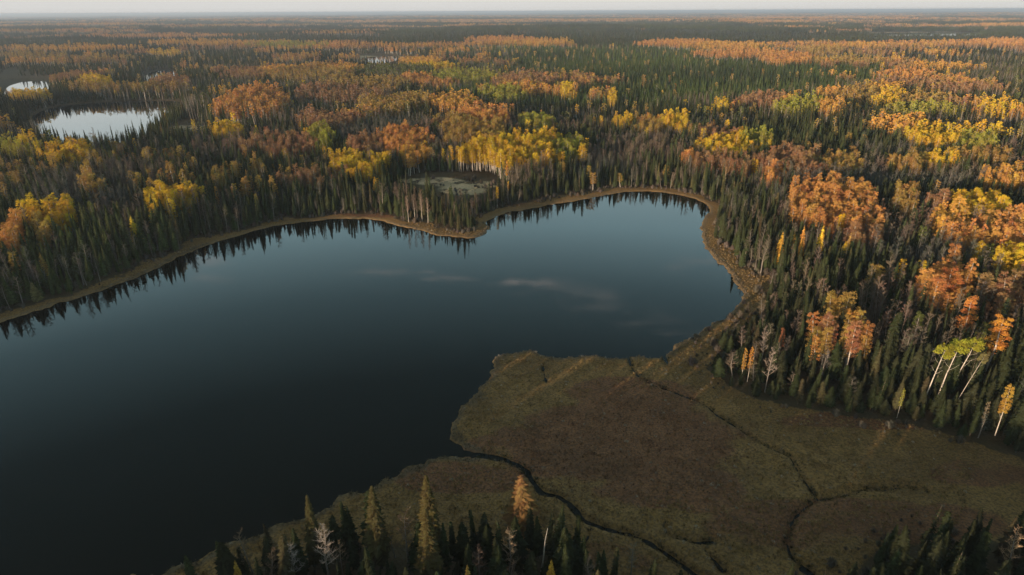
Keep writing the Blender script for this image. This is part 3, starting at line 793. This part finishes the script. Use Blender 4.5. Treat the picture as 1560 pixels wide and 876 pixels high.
SET = {
    0: proto_set('spruce_near', [joined('spruce', T, C, M_DARK, M_NEEDLE) for T, C in SPR]),
    1: proto_set('aspen_near', [joined('aspen', T, C, M_PALE, M_LEAF) for T, C in ASP]),
    2: proto_set('birch_near', [joined('birch', T, C, M_GREY, M_TWIG) for T, C in BAR]),
    10: proto_set('spruce_far', [joined('spruce', T, C, M_DARK, M_NEEDLE) for T, C in SPL]),
    11: proto_set('aspen_far', [joined('aspen', T, C, M_PALE, M_LEAF) for T, C in APL]),
    12: proto_set('birch_far', [joined('birch', T, C, M_GREY, M_TWIG) for T, C in BAL]),
    20: proto_set('spruce_clump', [clump('spruce', SPL, M_DARK, M_NEEDLE, 10, 10, 400 + i) for i in range(3)]),
    21: proto_set('aspen_clump', [clump('aspen', APL, M_PALE, M_LEAF, 7, 10, 410 + i) for i in range(3)]),
    22: proto_set('birch_clump', [clump('birch', BAL, M_GREY, M_TWIG, 7, 10, 420 + i) for i in range(2)])}

def gn_object(name, coll, P, rot, scale, tint, label, cat):
    me = mesh_np(name, P)
    n = len(P)
    add_attr(me, 'rot', 'FLOAT_VECTOR', rot)
    add_attr(me, 'scl', 'FLOAT_VECTOR', scale)
    add_attr(me, 'tint', 'FLOAT_COLOR', np.concatenate([tint, np.ones((n, 1))], 1))
    add_attr(me, 'pick', 'INT', rng.integers(0, len(coll.objects), n))
    o = link(bpy.data.objects.new(name, me))
    ng = bpy.data.node_groups.new(name, 'GeometryNodeTree')
    ng.interface.new_socket('Geometry', in_out='INPUT', socket_type='NodeSocketGeometry')
    ng.interface.new_socket('Geometry', in_out='OUTPUT', socket_type='NodeSocketGeometry')
    gi = ng.nodes.new('NodeGroupInput'); go = ng.nodes.new('NodeGroupOutput')
    ci = ng.nodes.new('GeometryNodeCollectionInfo'); ci.inputs[0].default_value = coll
    ci.inputs['Separate Children'].default_value = True; ci.inputs['Reset Children'].default_value = True
    ip = ng.nodes.new('GeometryNodeInstanceOnPoints')
    def at(nm, typ):
        a = ng.nodes.new('GeometryNodeInputNamedAttribute'); a.data_type = typ; a.inputs[0].default_value = nm; return a.outputs[0]
    m2p = ng.nodes.new('GeometryNodeMeshToPoints')
    L = ng.links
    L.new(gi.outputs[0], m2p.inputs[0]); L.new(m2p.outputs[0], ip.inputs['Points'])
    L.new(ci.outputs[0], ip.inputs['Instance']); ip.inputs['Pick Instance'].default_value = True
    L.new(at('pick', 'INT'), ip.inputs['Instance Index'])
    L.new(at('rot', 'FLOAT_VECTOR'), ip.inputs['Rotation']); L.new(at('scl', 'FLOAT_VECTOR'), ip.inputs['Scale'])
    L.new(ip.outputs[0], go.inputs[0])
    md = o.modifiers.new('scatter', 'NODES'); md.node_group = ng
    tag(o, label, cat, kind='stuff')
    return o

# ------------------------------------------------------------------ sowing the forest
def jitter_grid(spacing, rmin, rmax, test=None):
    n = int(2 * rmax / spacing) + 1
    g = np.arange(n) * spacing - rmax
    X, Y = np.meshgrid(g, g); X = X.ravel(); Y = Y.ravel()
    X = X + (rng.random(len(X)) - .5) * spacing * .95; Y = Y + (rng.random(len(Y)) - .5) * spacing * .95
    r = np.hypot(X, Y); m = (r >= rmin) & (r < rmax)
    if test is not None: m &= test(X, Y)
    return X[m], Y[m]

def in_sector(X, Y, deg=42): return (np.abs(np.degrees(np.arctan2(X, Y))) < deg)

def band(spacing_r, spacing_t, r0, r1, deg=43):
    """points spread over a ring sector whose spacing grows with distance"""
    xs, ys = [], []
    r = r0
    while r < r1:
        dr = spacing_r * r; dt = spacing_t * r
        n = int(2 * math.radians(deg) * r / dt)
        t = (np.arange(n) + rng.random(n)) / n * 2 * math.radians(deg) - math.radians(deg)
        rr = r + (rng.random(n)) * dr
        xs.append(rr * np.sin(t)); ys.append(rr * np.cos(t)); r += dr
    return np.concatenate(xs), np.concatenate(ys)

PXH = 0.0
def sow(X, Y):
    z, ls, ps, st = height(X, Y, True)
    ok = tree_allowed(X, Y, ls, ps, st)
    X, Y, z, ls = X[ok], Y[ok], z[ok], ls[ok]
    kind, key, tint, u, v = stands(X, Y, z, ls)
    return X, Y, z, ls, kind, key, tint, u, v

# heroes: trees the photograph singles out, given by the pixel of their top and their height
HERO = []
def hero(kind, u, v, h, wid, tint, label, group=None, lean=0.0, variant=0, name=None):
    x, y = unproj(u, v, h + .4)
    HERO.append(dict(kind=kind, x=float(x), y=float(y), h=h, wid=wid, tint=tint, label=label, group=group, lean=lean, var=variant, name=name))
GOLD = (.42, .27, .07)
hero('spruce', 465, 752, 13.5, 1.05, (.085, .075, .034), 'spruce with sunlit golden top at the lake edge, leftmost of the tall foreground spruces')
hero('spruce', 568, 738, 16.0, 1.25, (.085, .075, .034), 'tall foreground spruce with brownish lit tip, between lakeside spruce and tallest pair')
hero('spruce', 651, 722, 17.5, 1.25, (.10, .082, .034), 'tallest foreground spruce with a golden sunlit spire, rear one of the pair')
hero('spruce', 648, 776, 16.0, 1.35, (.10, .082, .034), 'front one of the pair of tall foreground spruces, golden at the tip')
hero('larch', 795, 722, 12.0, 2.1, (.30, .17, .07), 'broad rusty larch rising beside the bend of the stream')
hero('larch', 840, 853, 9.0, 1.0, (.55, .33, .05), 'small golden larch at the bottom edge right of the leaning snag')
hero('larch', 357, 853, 8.0, 1.0, (.50, .30, .06), 'small golden larch at the bottom edge, farthest left in the foreground')
hero('larch', 712, 862, 9.0, 1.0, (.45, .27, .07), 'small golden larch at the bottom edge left of the leaning snag')
hero('birch', 491, 806, 11.0, 1.2, (.42, .36, .31), 'pale leafless birch with spreading twigs below the lakeside spruce', variant=1)
hero('birch', 440, 832, 9.0, 1.3, (.38, .34, .31), 'pale grey leafless birch at the lower left of the foreground stand', variant=2)
hero('birch', 773, 812, 10.0, 1.0, (.36, .26, .18), 'brownish leafless birch left of the white snag', variant=3)
hero('snag', 825, 806, 9.0, 1.0, (.4, .38, .35), 'bare white dead stem leaning right in the foreground stand', lean=.08)
hero('birch', 965, 832, 7.5, 1.2, (.26, .22, .16), 'small brown leafless birch at the bottom edge right of the foreground stand', variant=4)
hero('birch', 1176, 532, 11.0, 1.0, (.30, .25, .21), 'pale leafless birch at the left corner of the right-hand forest edge', variant=0)
hero('birch', 1168, 500, 10.5, 1.0, (.26, .21, .18), 'greyish leafless birch behind the pale birch near the bog corner', variant=1)
hero('aspen', 1137, 528, 9.0, .55, (.50, .30, .07), 'narrow golden aspen, left one of two at the corner of the bog forest')
hero('aspen', 1147, 526, 9.5, .5, (.58, .30, .07), 'narrow orange aspen, right one of two at the corner of the bog forest', variant=1)
hero('aspen', 1305, 488, 14.5, 1.05, (.46, .22, .12), 'salmon aspen with a forked pale trunk standing alone among dark spruces', variant=2)
hero('aspen', 1274, 489, 12.5, .6, (.42, .20, .11), 'slim salmon aspen left of the forked one among dark spruces', variant=3)
hero('aspen', 1527, 478, 16.0, 1.25, (.66, .32, .07), 'large bright orange aspen with leaning trunk near the right edge', variant=1)
hero('aspen', 1485, 452, 15.0, 1.0, (.62, .27, .08), 'orange aspen with visible forked trunk in front of the big orange grove', variant=3)
hero('aspen', 1455, 405, 16.0, 1.35, (.60, .25, .08), 'broad orange aspen at the front of the right-hand orange grove', variant=4)
for i, (u, v, ln) in enumerate(((1443, 527, .12), (1463, 521, .10), (1488, 518, .16), (1503, 538, .26))):
    hero('flat', u, v, 15.0 - (i == 3) * 1.5, 1.0 if i < 3 else .55, (.38, .36, .05) if i < 3 else (.25, .22, .1),
         ['leftmost of the four white-trunked aspens with lime green tops', 'second from the left of the four white-trunked aspens with lime tops',
          'widest lime green top among the four white-trunked aspens', 'most leaning, almost bare one of the four white-trunked aspens'][i], lean=ln, variant=i % 3)
hero('aspen', 1541, 588, 12.0, .62, (.50, .31, .07), 'slim golden aspen at the forest edge by the right side of the bog', variant=2)
hero('aspen', 1508, 612, 8.0, .5, (.25, .2, .13), 'small half-bare aspen left of the slim golden one at the forest edge', variant=0)
hero('aspen', 1378, 592, 7.5, .4, (.34, .33, .06), 'small yellow-green aspen low at the edge of the bog forest', variant=1)
hero('aspen', 1195, 498, 9.0, .5, (.46, .21, .10), 'small pinkish aspen beside the pale birch at the forest corner', variant=4)
for (u, v, h, c, lb) in ((1193, 352, 12, (.62, .36, .06), 'leftmost yellow larch in the spruces below the apricot grove'), (1211, 352, 11, (.58, .30, .06), 'second yellow larch from the left below the apricot grove'),
                         (1226, 344, 12, (.62, .32, .07), 'orange larch between the yellow ones below the apricot grove'), (1224, 360, 11, (.60, .30, .07), 'lowest orange larch below the apricot grove'),
                         (1255, 343, 13, (.66, .44, .05), 'bright yellow larch at the foot of the apricot grove'), (1297, 354, 11, (.42, .26, .09), 'dull gold larch right of the bright yellow one')):
    hero('larch', u, v, h, 1.1, c, lb, 'yellow larches below the apricot grove')
hero('aspen', 1283, 325, 12.0, .9, (.68, .44, .04), 'yellow aspen in front of the large apricot grove', variant=2)
hero('aspen', 757, 282, 10.0, .6, (.66, .42, .04), 'bright yellow aspen at the right end of the sandy clearing', variant=1)
hero('aspen', 774, 275, 8.0, .45, (.66, .42, .05), 'small yellow aspen right of the one at the sandy clearing', variant=2)
hero('aspen', 772, 248, 12.0, .5, (.70, .36, .05), 'slim orange-yellow aspen behind the sandy clearing', variant=3)
hero('aspen', 327, 282, 13.0, .55, (.62, .33, .07), 'orange aspen poking above the spruces of the left shore', variant=0)
hero('aspen', 354, 282, 12.0, .6, (.46, .23, .08), 'rust aspen right of the orange one above the left shore spruces', variant=3)
hero('aspen', 389, 293, 11.0, .55, (.46, .36, .07), 'small olive-yellow aspen above the left shore spruces', variant=4)
hero('larch', 199, 328, 12.0, 1.5, (.62, .44, .05), 'bright yellow larch in the dark spruces of the left shore')
hero('larch', 60, 384, 10.0, 1.3, (.38, .25, .07), 'dull gold larch low in the spruces of the left shore')
hero('aspen', 930, 139, 13.0, 1.15, (.66, .45, .05), 'single round yellow aspen in the dark spruces at upper centre', variant=1)
hero('birch', 1550, 815, 10.0, 1.0, (.38, .26, .17), 'rusty twigged birch with pale trunk at the lower right corner', variant=1)
for i, (u, v) in enumerate(((620, 300), (630, 298), (641, 299), (650, 302))):
    hero('birch', u, v, 10.5, .75, (.34, .23, .17), ['leftmost', 'second', 'third', 'rightmost'][i] + ' pale-trunked bare birch in the row on the small peninsula', 'row of pale birches on the peninsula', variant=i)

SHORT = ['the lakeside spruce', 'the second tall spruce', 'the tallest spruce pair', 'the front spire spruce', 'the rusty larch by the stream', 'the golden larch right of the snag',
         'the golden larch at far left', 'the golden larch left of the snag', 'the pale foreground birch', 'the grey foreground birch', 'the brown foreground birch', 'the leaning snag',
         'the small brown birch at the bottom', 'the pale birch at the bog corner', 'the greyish corner birch', 'the narrow golden corner aspen', None, 'the forked salmon aspen', 'the slim salmon aspen',
         'the bright leaning orange aspen', 'the forked orange aspen', 'the broad orange aspen', 'the leftmost white-trunked aspen', None, 'the widest lime-topped aspen', 'the most leaning white trunk',
         'the slim golden edge aspen', 'the half-bare edge aspen', 'the small yellow-green edge aspen', 'the small pinkish aspen']
for h, sh_ in zip(HERO, SHORT): h['short'] = sh_
LANDMARKS = [(1340, 620, 'the middle of the bog-side edge'), (1230, 590, 'the left part of the bog-side edge'), (1330, 790, 'the lower right thicket end'), (1400, 790, 'the lower right thicket middle'),
             (1480, 800, 'the lower right thicket top'), (1540, 790, 'the lower right corner birch'), (1220, 520, 'the spruces above the bog corner'), (1130, 430, 'the lake bend on the right'),
             (1180, 440, 'the slope above the lake bend'), (1380, 540, 'the gap left of the white trunks'), (1500, 640, 'the right end of the bog-side edge'), (1400, 470, 'the bare birch stand'),
             (1260, 430, 'the dark hollow'), (1280, 300, 'the apricot grove'), (1490, 330, 'the yellow right-hand grove'), (1100, 350, 'the narrow right shore'), (530, 800, 'the dark foreground gap'),
             (600, 820, 'the foreground stand centre'), (900, 840, 'the open end of the foreground stand'), (800, 215, 'the big yellow grove'), (600, 210, 'the orange grove on the far shore'),
             (250, 300, 'the yellow grove on the left shore'), (50, 330, 'the left edge groves'), (150, 380, 'the left shore spruces'), (40, 430, 'the lower left shore'), (430, 290, 'the far left bay shore'),
             (1200, 240, 'the rusty grove'), (1110, 215, 'the lime-yellow grove'), (1540, 430, 'the rust crowns at the right edge'), (1545, 390, 'the yellow crowns at the right edge'), (700, 320, 'the small peninsula')]

HX = np.array([h['x'] for h in HERO]); HY = np.array([h['y'] for h in HERO])

# near country, in view
Xn, Yn = jitter_grid(2.45, 40, 470, lambda X, Y: in_sector(X, Y, 43))
# out of view all round (throws the long evening shade over the bog)
Xo, Yo = jitter_grid(4.4, 14, 430, lambda X, Y: ~in_sector(X, Y, 43) & ((X > 40) | (Y > 130)))
Xp, Yp = jitter_grid(3.1, 14, 330, lambda X, Y: ~in_sector(X, Y, 43) & (X <= 40) & (Y <= 130))      # thick wood on the sun's side
Xo = np.concatenate([Xo, Xp]); Yo = np.concatenate([Yo, Yp])
Xn = np.concatenate([Xn, Xo]); Yn = np.concatenate([Yn, Yo])
near = sow(Xn, Yn)
Xm, Ym = jitter_grid(3.5, 470, 1050, lambda X, Y: in_sector(X, Y, 43))
mid1 = sow(Xm, Ym)
Xm, Ym = band(.0075, .0043, 1050, 2600)
mid2 = sow(Xm, Ym)
Xf, Yf = band(.012, .0052, 2600, 14000)
farb = sow(Xf, Yf)
print('trees', len(near[0]), len(mid1[0]), len(mid2[0]), len(farb[0]))

def sizes(kind, key, n, X, Y, ls):
    ls = np.where(np.hypot(X, Y) < 125, 99, ls)
    h = np.where(kind == 0, 9.7 + rng.normal(0, 2.6, n) - 4.5 * (rng.random(n) < .22), np.where(kind == 1, 11.6 + rng.normal(0, 1.6, n), 9.6 + rng.normal(0, 1.9, n)))
    h = h * (1 + (fbm(X, Y, 60, 170, 3) - .5) * .5)
    # stunted trees where the forest meets open bog
    edge = sstep(6, 22, ls)
    h = h * (.78 + .22 * edge)
    h = np.clip(h, 4, 19)
    base_h = np.where(kind == 0, 12.0, np.where(kind == 1, 13.0, 12.0))
    sz = h / base_h
    sx = np.where(kind == 1, .38 + .66 * sz, .30 + .72 * sz) * np.clip(1 + rng.normal(0, .2, n), .6, 1.6)
    return sz, sx

individual = []    # (kind name, x, y, z, sz, sx, rotz, tint, key, u, v, px height)
def place(data, setoff, widen=1.0, pick_individuals=False):
    X, Y, z, ls, kind, key, tint, u, v = data
    n = len(X)
    sz, sx = sizes(kind, key, n, X, Y, ls)
    if setoff == 0:
        inv = in_sector(X, Y, 43)
        sx = np.where(inv, sx, sx * 1.35); sz = np.where(inv, sz, sz * np.where(Y < 70, 1.3, 1.0))  # unseen trees out of view enlarged to throw more shade on the foreground
        # bog-edge distance: shorter trees at the edge of the bog
        bd = np.full(n, 99.0); m = np.hypot(X, Y) < 330
        bd[m] = seg_dist(X[m], Y[m], BOG, True)
        sz = sz * np.where(inv, np.where(Y < 108, .92, .58) + .42 * sstep(0, 20, bd) * (Y >= 108), 1.0)
        fore = (np.hypot(X, Y) < 120) & (Y > 40) & (X < 45) & inv
        sz = np.where(fore, np.minimum(sz * .95, 1.02), sz)
        tint = np.where(fore[:, None] & (kind == 0)[:, None], tint * 1.0, tint)
        # keep clear of hero trees
        keep = np.ones(n, bool)
        for hx, hy in zip(HX, HY):
            d2 = (X - hx) ** 2 + (Y - hy) ** 2; keep &= d2 > 1.3 ** 2
            # nothing tall straight in front of a hero
            al = (X * hx + Y * hy) / np.hypot(hx, hy); cr = np.abs(X * hy - Y * hx) / np.hypot(hx, hy)
            keep &= ~((cr < 1.1) & (al < np.hypot(hx, hy)) & (al > np.hypot(hx, hy) - 5) & (sz > .55))
        X, Y, z, kind, key, tint, u, v, sz, sx = [q[keep] for q in (X, Y, z, kind, key, tint, u, v, sz, sx)]
        n = len(X)
    rz = rng.random(n) * 6.283
    tilt = rng.normal(0, .045, (n, 2))
    taken = np.zeros(n, bool)
    if pick_individuals:
        ub, vb, wb = project(X, Y, z); ut, vt, wt = project(X, Y, z + sz * 12)
        ph = np.nan_to_num(vb - vt, nan=0)
        vis = (np.nan_to_num(ut, nan=-1) > 0) & (ut < 1560) & (vt > 0) & (vt < 872)
        for k, nm, lim in ((0, 'spruce', 288), (1, 'aspen', 255), (2, 'birch', 282)):
            idx = np.where(vis & (kind == k))[0]
            idx = idx[np.argsort(-(ph[idx]))][:lim]
            taken[idx] = True
            for i in idx:
                individual.append((nm, X[i], Y[i], z[i], sz[i], sx[i], rz[i], tint[i], key[i], ut[i], vt[i], vb[i], tilt[i]))
    out = []
    for k in (0, 1, 2):
        m = (kind == k) & ~taken
        out.append((np.stack([X[m], Y[m], z[m]], -1), np.stack([tilt[m, 0], tilt[m, 1], rz[m]], -1),
                    np.stack([sx[m] * widen, sx[m] * widen, sz[m]], -1), tint[m]))
    return out

near_out = place(near, 0, 1.0, True)
mid_out = place(mid1, 10, 1.08)
mid2_out = place(mid2, 10, 1.0)
for k in range(3):      # beyond a kilometre each placed tree stands for a slightly wider crown
    P, R0, Sc, T0 = mid2_out[k]
    r = np.hypot(P[:, 0], P[:, 1]); Sc[:, :2] *= (1.1 + .75 * (r - 1050) / 1550)[:, None]
far_out = place(farb, 20, 1.0)
for k in range(3):
    P, R0, Sc, T0 = far_out[k]
    r = np.hypot(P[:, 0], P[:, 1]); Sc[:, :2] *= (1.0 + 1.6 * np.clip((r - 2600) / 9000, 0, 1.5))[:, None]

NM = {0: ('spruce_forest', 'dense dark spruce forest running back from the shores', 'forest'),
      1: ('aspen_forest', 'orange and yellow autumn aspens in groves through the forest', 'forest'),
      2: ('bare_birch_forest', 'grey leafless birches mixed through the forest', 'forest')}
# the three distance steps of one kind are merged into one object with one pick list
def merged_set(name, ks):
    c = bpy.data.collections.new(name); idx = []; n = 0
    for k in ks:
        m = len(SET[k].objects)
        for o in sorted(SET[k].objects, key=lambda o: o.name):
            q = bpy.data.objects.new('%s_%02d' % (name, n), o.data); c.objects.link(q); n += 1
        idx.append((n - m, n))
    return c, idx
for k in range(3):
    c, idx = merged_set(NM[k][0] + '_shapes', (k, 10 + k, 20 + k))
    outs = [near_out[k], mid_out[k], mid2_out[k], far_out[k]]; steps = [0, 1, 1, 2]
    P = np.concatenate([o[0] for o in outs]); Rt = np.concatenate([o[1] for o in outs]); Sc = np.concatenate([o[2] for o in outs]); Ti = np.concatenate([o[3] for o in outs])
    pk = np.concatenate([rng.integers(idx[s][0], idx[s][1], len(o[0])) for s, o in zip(steps, outs)])
    o = gn_object(NM[k][0], c, P, Rt, Sc, Ti, NM[k][1], NM[k][2])
    o.data.attributes['pick'].data.foreach_set('value', pk.astype(np.int32))

# ------------------------------------------------------------------ trees one by one
def part(name, me, parent, tint=None):
    o = bpy.data.objects.new(name, me); link(o); o.parent = parent
    if tint is not None: o['tint'] = [float(t) for t in tint]
    return o

def make_tree(name, meshes, loc, rot, scale, tint, label, cat, group=None):
    e = bpy.data.objects.new(name, None); e.empty_display_size = .5
    e.location = loc; e.rotation_euler = rot; e.scale = scale
    link(e); tag(e, label, cat, group)
    part('trunk', meshes[0], e); part('crown', meshes[1], e, tint)
    return e

NAME = {'spruce': 'spruce_tree', 'aspen': 'aspen_tree', 'birch': 'birch_tree', 'larch': 'larch_tree'}
CAT = {'spruce': 'spruce', 'aspen': 'aspen', 'birch': 'birch', 'larch': 'larch'}
CW = {'O': 'orange', 'A': 'apricot orange', 'Y': 'yellow', 'G': 'dull gold', 'R': 'rust red', 'L': 'yellow-green', 'V': 'olive green'}

def zone(u, vt, vb, x, y):
    if y < 125 and x < 48: return 'in the foreground stand at the bottom of the view'
    if y < 110 and x >= 48: return 'in the stand at the lower right corner'
    if u > 1060 and y < 175: return 'along the front edge of the forest right of the bog'
    if u > 1060 and y < 215: return 'in the thick of the forest right of the bog'
    if u > 1060 and y < 300: return 'in the forest right of the lake'
    if u < 420 and y < 300: return 'on the shore left of the lake'
    if u > 820: return 'behind the far bay of the lake'
    if u > 560: return 'around the small peninsula on the far shore'
    return 'in the forest behind the far shore on the left'

def side(u, vt, z):
    return ''

flat_me = []
for i in range(3):
    T, C = aspen(700 + i, h=15, cr=2.2, c0=.66, lobes=14, leaves=110, ls=.26, lean=.3, flat=.55)
    flat_me.append((T.mesh('aspen_trunk', M_PALE), C.mesh('aspen_crown', M_LEAF)))
snagT = Geo(); random.seed(5)
snagT.tube([(0, 0, -.3), (.1, .05, 3), (.05, .1, 6.5), (.2, .1, 9)], [.16, .12, .08, .03], 6)
for t, a, L in ((5.5, .5, .5), (6.8, 3.5, .45), (4.2, 2, .4)):
    snagT.tube([(.07, .08, t), (.07 + L * math.cos(a), .08 + L * math.sin(a), t + .3)], [.03, .01], 3)
snag_me = snagT.mesh('snag_stem', M_PALE)
HERO_TRUNK = {'birch': [T.mesh('birch_trunk', M_PALE) for T, C in BAR]}

for h in HERO:
    z = float(height(np.array([h['x']]), np.array([h['y']]))[0])
    k = h['kind']; cam_right = (1, 0)
    rot = (0.0, h['lean'], 0.0)
    if k == 'snag':
        o = bpy.data.objects.new('dead_tree', snag_me); link(o); o.location = (h['x'], h['y'], z); o.rotation_euler = rot
        tag(o, h['label'], 'dead tree'); continue
    if k == 'flat':
        ms = flat_me[h['var'] % 3]; s = h['h'] / 15
        # lean moves the top: shift the base back so that the top stays put
        make_tree('aspen_tree', ms, (h['x'] - math.sin(h['lean']) * h['h'], h['y'], z), rot, (s * h['wid'], s * h['wid'], s), h['tint'], h['label'], 'aspen')
        continue
    lst = PARTS['fine_spruce' if k == 'spruce' else k]; ms = lst[(h['var'] + len(h['label'])) % len(lst)] if k == 'spruce' else lst[h['var'] % len(lst)]
    if k == 'birch' and ('peninsula' in h['label']): ms = (HERO_TRUNK['birch'][h['var'] % 5], ms[1])
    bh = {'spruce': 12, 'aspen': 13.3, 'birch': 12, 'larch': 10}[k]; s = h['h'] / bh
    make_tree(NAME[k], ms, (h['x'], h['y'], z), (0, h['lean'], R_(0, 6.28)), (s * h['wid'] * 1.05, s * h['wid'] * 1.05, s), h['tint'], h['label'], CAT[k], h['group'])

ANCH = []
for h in HERO:
    if h.get('short'):
        zt = h['h'] + .4; uu, vv, _ = project(np.array([h['x']]), np.array([h['y']]), np.array([zt])); ANCH.append((float(uu[0]), float(vv[0]), h['short']))
ANCH += LANDMARKS
AU = np.array([a[0] for a in ANCH]); AV = np.array([a[1] for a in ANCH])
rows = {}
for q in individual:
    (nm, x, y, z, sz, sx, rz, tint, key, ut, vt, vb, tl) = q
    d = np.hypot(AU - ut, (AV - vt) * 1.5); i = int(np.argmin(d)); du, dv = ut - AU[i], vt - AV[i]
    if abs(du) > abs(dv) * 1.3: rel = 'left of' if du < 0 else 'right of'
    else: rel = 'behind' if dv < 0 else 'in front of'
    far = 'just ' if d[i] < 30 else ('' if d[i] < 62 else 'well ')
    tall = 'tall' if sz > 1.05 else ('short' if sz < .72 else '')
    look = {'spruce': 'dark spruce', 'aspen': CW.get(key, 'gold') + ' aspen', 'birch': 'grey leafless birch'}[nm]
    lb = ' '.join(('%s %s %s%s %s' % (tall, look, far, rel, ANCH[i][2])).split())
    rows.setdefault(lb, []).append(q)
ORD = ['leftmost', 'second from left', 'third from left', 'fourth from left', 'fifth from left', 'sixth from left', 'seventh from left', 'eighth from left', 'ninth from left', 'tenth from left'] + [w + ' from left' for w in 'eleventh twelfth thirteenth fourteenth fifteenth sixteenth seventeenth eighteenth nineteenth twentieth twenty-first twenty-second twenty-third twenty-fourth twenty-fifth twenty-sixth'.split()]
for lb, qs in rows.items():
    qs.sort(key=lambda q: q[9])
    for j, q in enumerate(qs):
        (nm, x, y, z, sz, sx, rz, tint, key, ut, vt, vb, tl) = q
        g = None
        if 1 < len(qs) <= 26: L_ = lb + ', ' + (ORD[j] if j < len(qs) - 1 or len(qs) < 3 and j == 0 else 'rightmost')
        else: L_ = lb
        if len(L_.split()) > 16: L_ = L_.replace('grey leafless', 'leafless').replace('well ', '').replace('yellow and orange ', 'yellow ').replace('bright ', '').replace('just ', '').replace('most ', '')
        g = {'spruce': 'spruces', 'aspen': 'autumn aspens', 'birch': 'leafless birches'}[nm] + ' ' + (lb.split(' aspen ')[-1].split(' spruce ')[-1].split(' birch ')[-1])
        lst = PARTS[nm]
        make_tree(NAME[nm], lst[random.randrange(len(lst))], (x, y, z), (tl[0], tl[1], rz), (sx, sx, sz), tint, L_, CAT[nm], g)

# ------------------------------------------------------------------ low growth
def low_growth():
    # bushes along the forest edges and the banks of the streams
    X, Y = jitter_grid(1.5, 60, 330, lambda X, Y: in_sector(X, Y, 42))
    z, ls, ps, st = height(X, Y, True)
    al = tree_allowed(X, Y, ls, ps, st)
    bd = np.full(len(X), 99.0); bd = seg_dist(X, Y, BOG, True)
    nz = fbm(X, Y, 7, 200, 3)
    uu, vv, _ = project(X, Y, z)
    clr = (fe(680, 292, 100, 24, uu, vv) < 1) & (nz > .5) & (rng.random(len(X)) < .4)
    m = (z > .15) & (clr | ((bd < 2 + nz * 6) & ~al & (X > 34) & (Y < 200) & (rng.random(len(X)) < .28 * sstep(.35, .6, nz) + .08)) | (~(inside(X, Y, BOG) & (Y < 172)) & (ls > 4.5) & (ls < 14) & (nz > .40) & (rng.random(len(X)) < .55)))
    X1, Y1, z1 = X[m], Y[m], z[m]; n = len(X1)
    t = np.array([.15, .125, .10]) * (1 + (rng.random((n, 1)) - .5) * .7) * (1 + (rng.random((n, 3)) - .5) * .15)
    s = .35 + rng.random(n) ** 2 * 1.1
    c = proto_set('willow_shape', SHR_ME)
    gn_object('willow_scrub', c, np.stack([X1, Y1, z1], -1), np.stack([0 * X1, 0 * X1, rng.random(n) * 6.28], -1), np.stack([s, s, s * (.8 + .5 * rng.random(n))], -1), t,
              'grey leafless willow scrub along the forest edge and shores', 'scrub')
    # sedge tussocks and dwarf shrubs over the bog
    X, Y = jitter_grid(.62, 62, 260, lambda X, Y: in_sector(X, Y, 41) & (X > -130))
    z, ls, ps, st = height(X, Y, True)
    al = tree_allowed(X, Y, ls, ps, st)
    nz = fbm(X, Y, 3.0, 210, 3)
    m = (z > .10) & ~al & (ls < 90) & (rng.random(len(X)) < .25 + .9 * (nz - .3))
    m |= (z > .05) & (st > .05) & (st < .55) & (rng.random(len(X)) < .75)
    m |= (z > .03) & (ls > .25) & (ls < 1.2) & (rng.random(len(X)) < .8)
    X, Y, z, ls, st = X[m], Y[m], z[m], ls[m], st[m]; n = len(X)
    u, v, w = project(X, Y, z)
    heath = sstep(1.3, .6, fe(970, 690, 200, 90, u, v) + (fbm(X, Y, 12, 150, 4) - .5) * 1.6)
    sedge = np.array([.30, .205, .095]); hc = np.array([.27, .155, .095]); rimc = np.array([.19, .15, .10]); dk = np.array([.085, .075, .04])
    t = sedge + (hc - sedge) * heath[:, None]
    t = np.where((ls < 2.0)[:, None], rimc, t); t = np.where((st < .4)[:, None], dk, t)
    pale = rng.random(n) < .05 + .1 * sstep(1.2, .4, fe(1150, 740, 90, 30, u, v))
    t = np.where(pale[:, None], np.array([.38, .32, .25]), t)
    t = t * (.65 + .7 * rng.random((n, 1)))
    s = .25 + .30 * rng.random(n) ** 1.5; s = np.where(st < .6, s * 1.25, s)
    tus = [shrub(500 + i, 1.0, .9, 22) for i in range(4)]
    c = proto_set('tussock_shape', [g.mesh('tussock', M_TWIG) for g in tus])
    gn_object('bog_tussocks', c, np.stack([X, Y, z - .03], -1), np.stack([0 * X, 0 * X, rng.random(n) * 6.28], -1), np.stack([s * 1.3, s * 1.3, s], -1), t,
              'olive and brown sedge tussocks and dwarf shrubs over the bog', 'bog plants')
    print('low', n)
low_growth()

# ------------------------------------------------------------------ haze
HAZE = 0.00009
def build_haze():
    r = 90000.0; z0, z1 = -9.0, CAM_H + 6
    V = [(-r, -r, z0), (r, -r, z0), (r, r, z0), (-r, r, z0), (-r, -r, z1), (r, -r, z1), (r, r, z1), (-r, r, z1)]
    F = [(0, 3, 2, 1), (4, 5, 6, 7), (0, 1, 5, 4), (1, 2, 6, 5), (2, 3, 7, 6), (3, 0, 4, 7)]
    me = bpy.data.meshes.new('haze'); me.from_pydata(V, [], F)
    m, N, out = new_mat('pale_air')
    v = N.new('ShaderNodeVolumePrincipled', ins={'Color': (.70, .82, 1.0, 1.0), 'Density': HAZE, 'Anisotropy': .2})
    N.l.new(v.outputs[0], out.inputs['Volume'])
    me.materials.append(m)
    tag(link(bpy.data.objects.new('haze', me)), 'thin pale evening haze over the far forest', 'haze', kind='stuff')
build_haze()
S.cycles.max_bounces = 6; S.cycles.diffuse_bounces = 2; S.cycles.glossy_bounces = 2; S.cycles.volume_bounces = 0
S.cycles.transparent_max_bounces = 8; S.cycles.use_adaptive_sampling = True
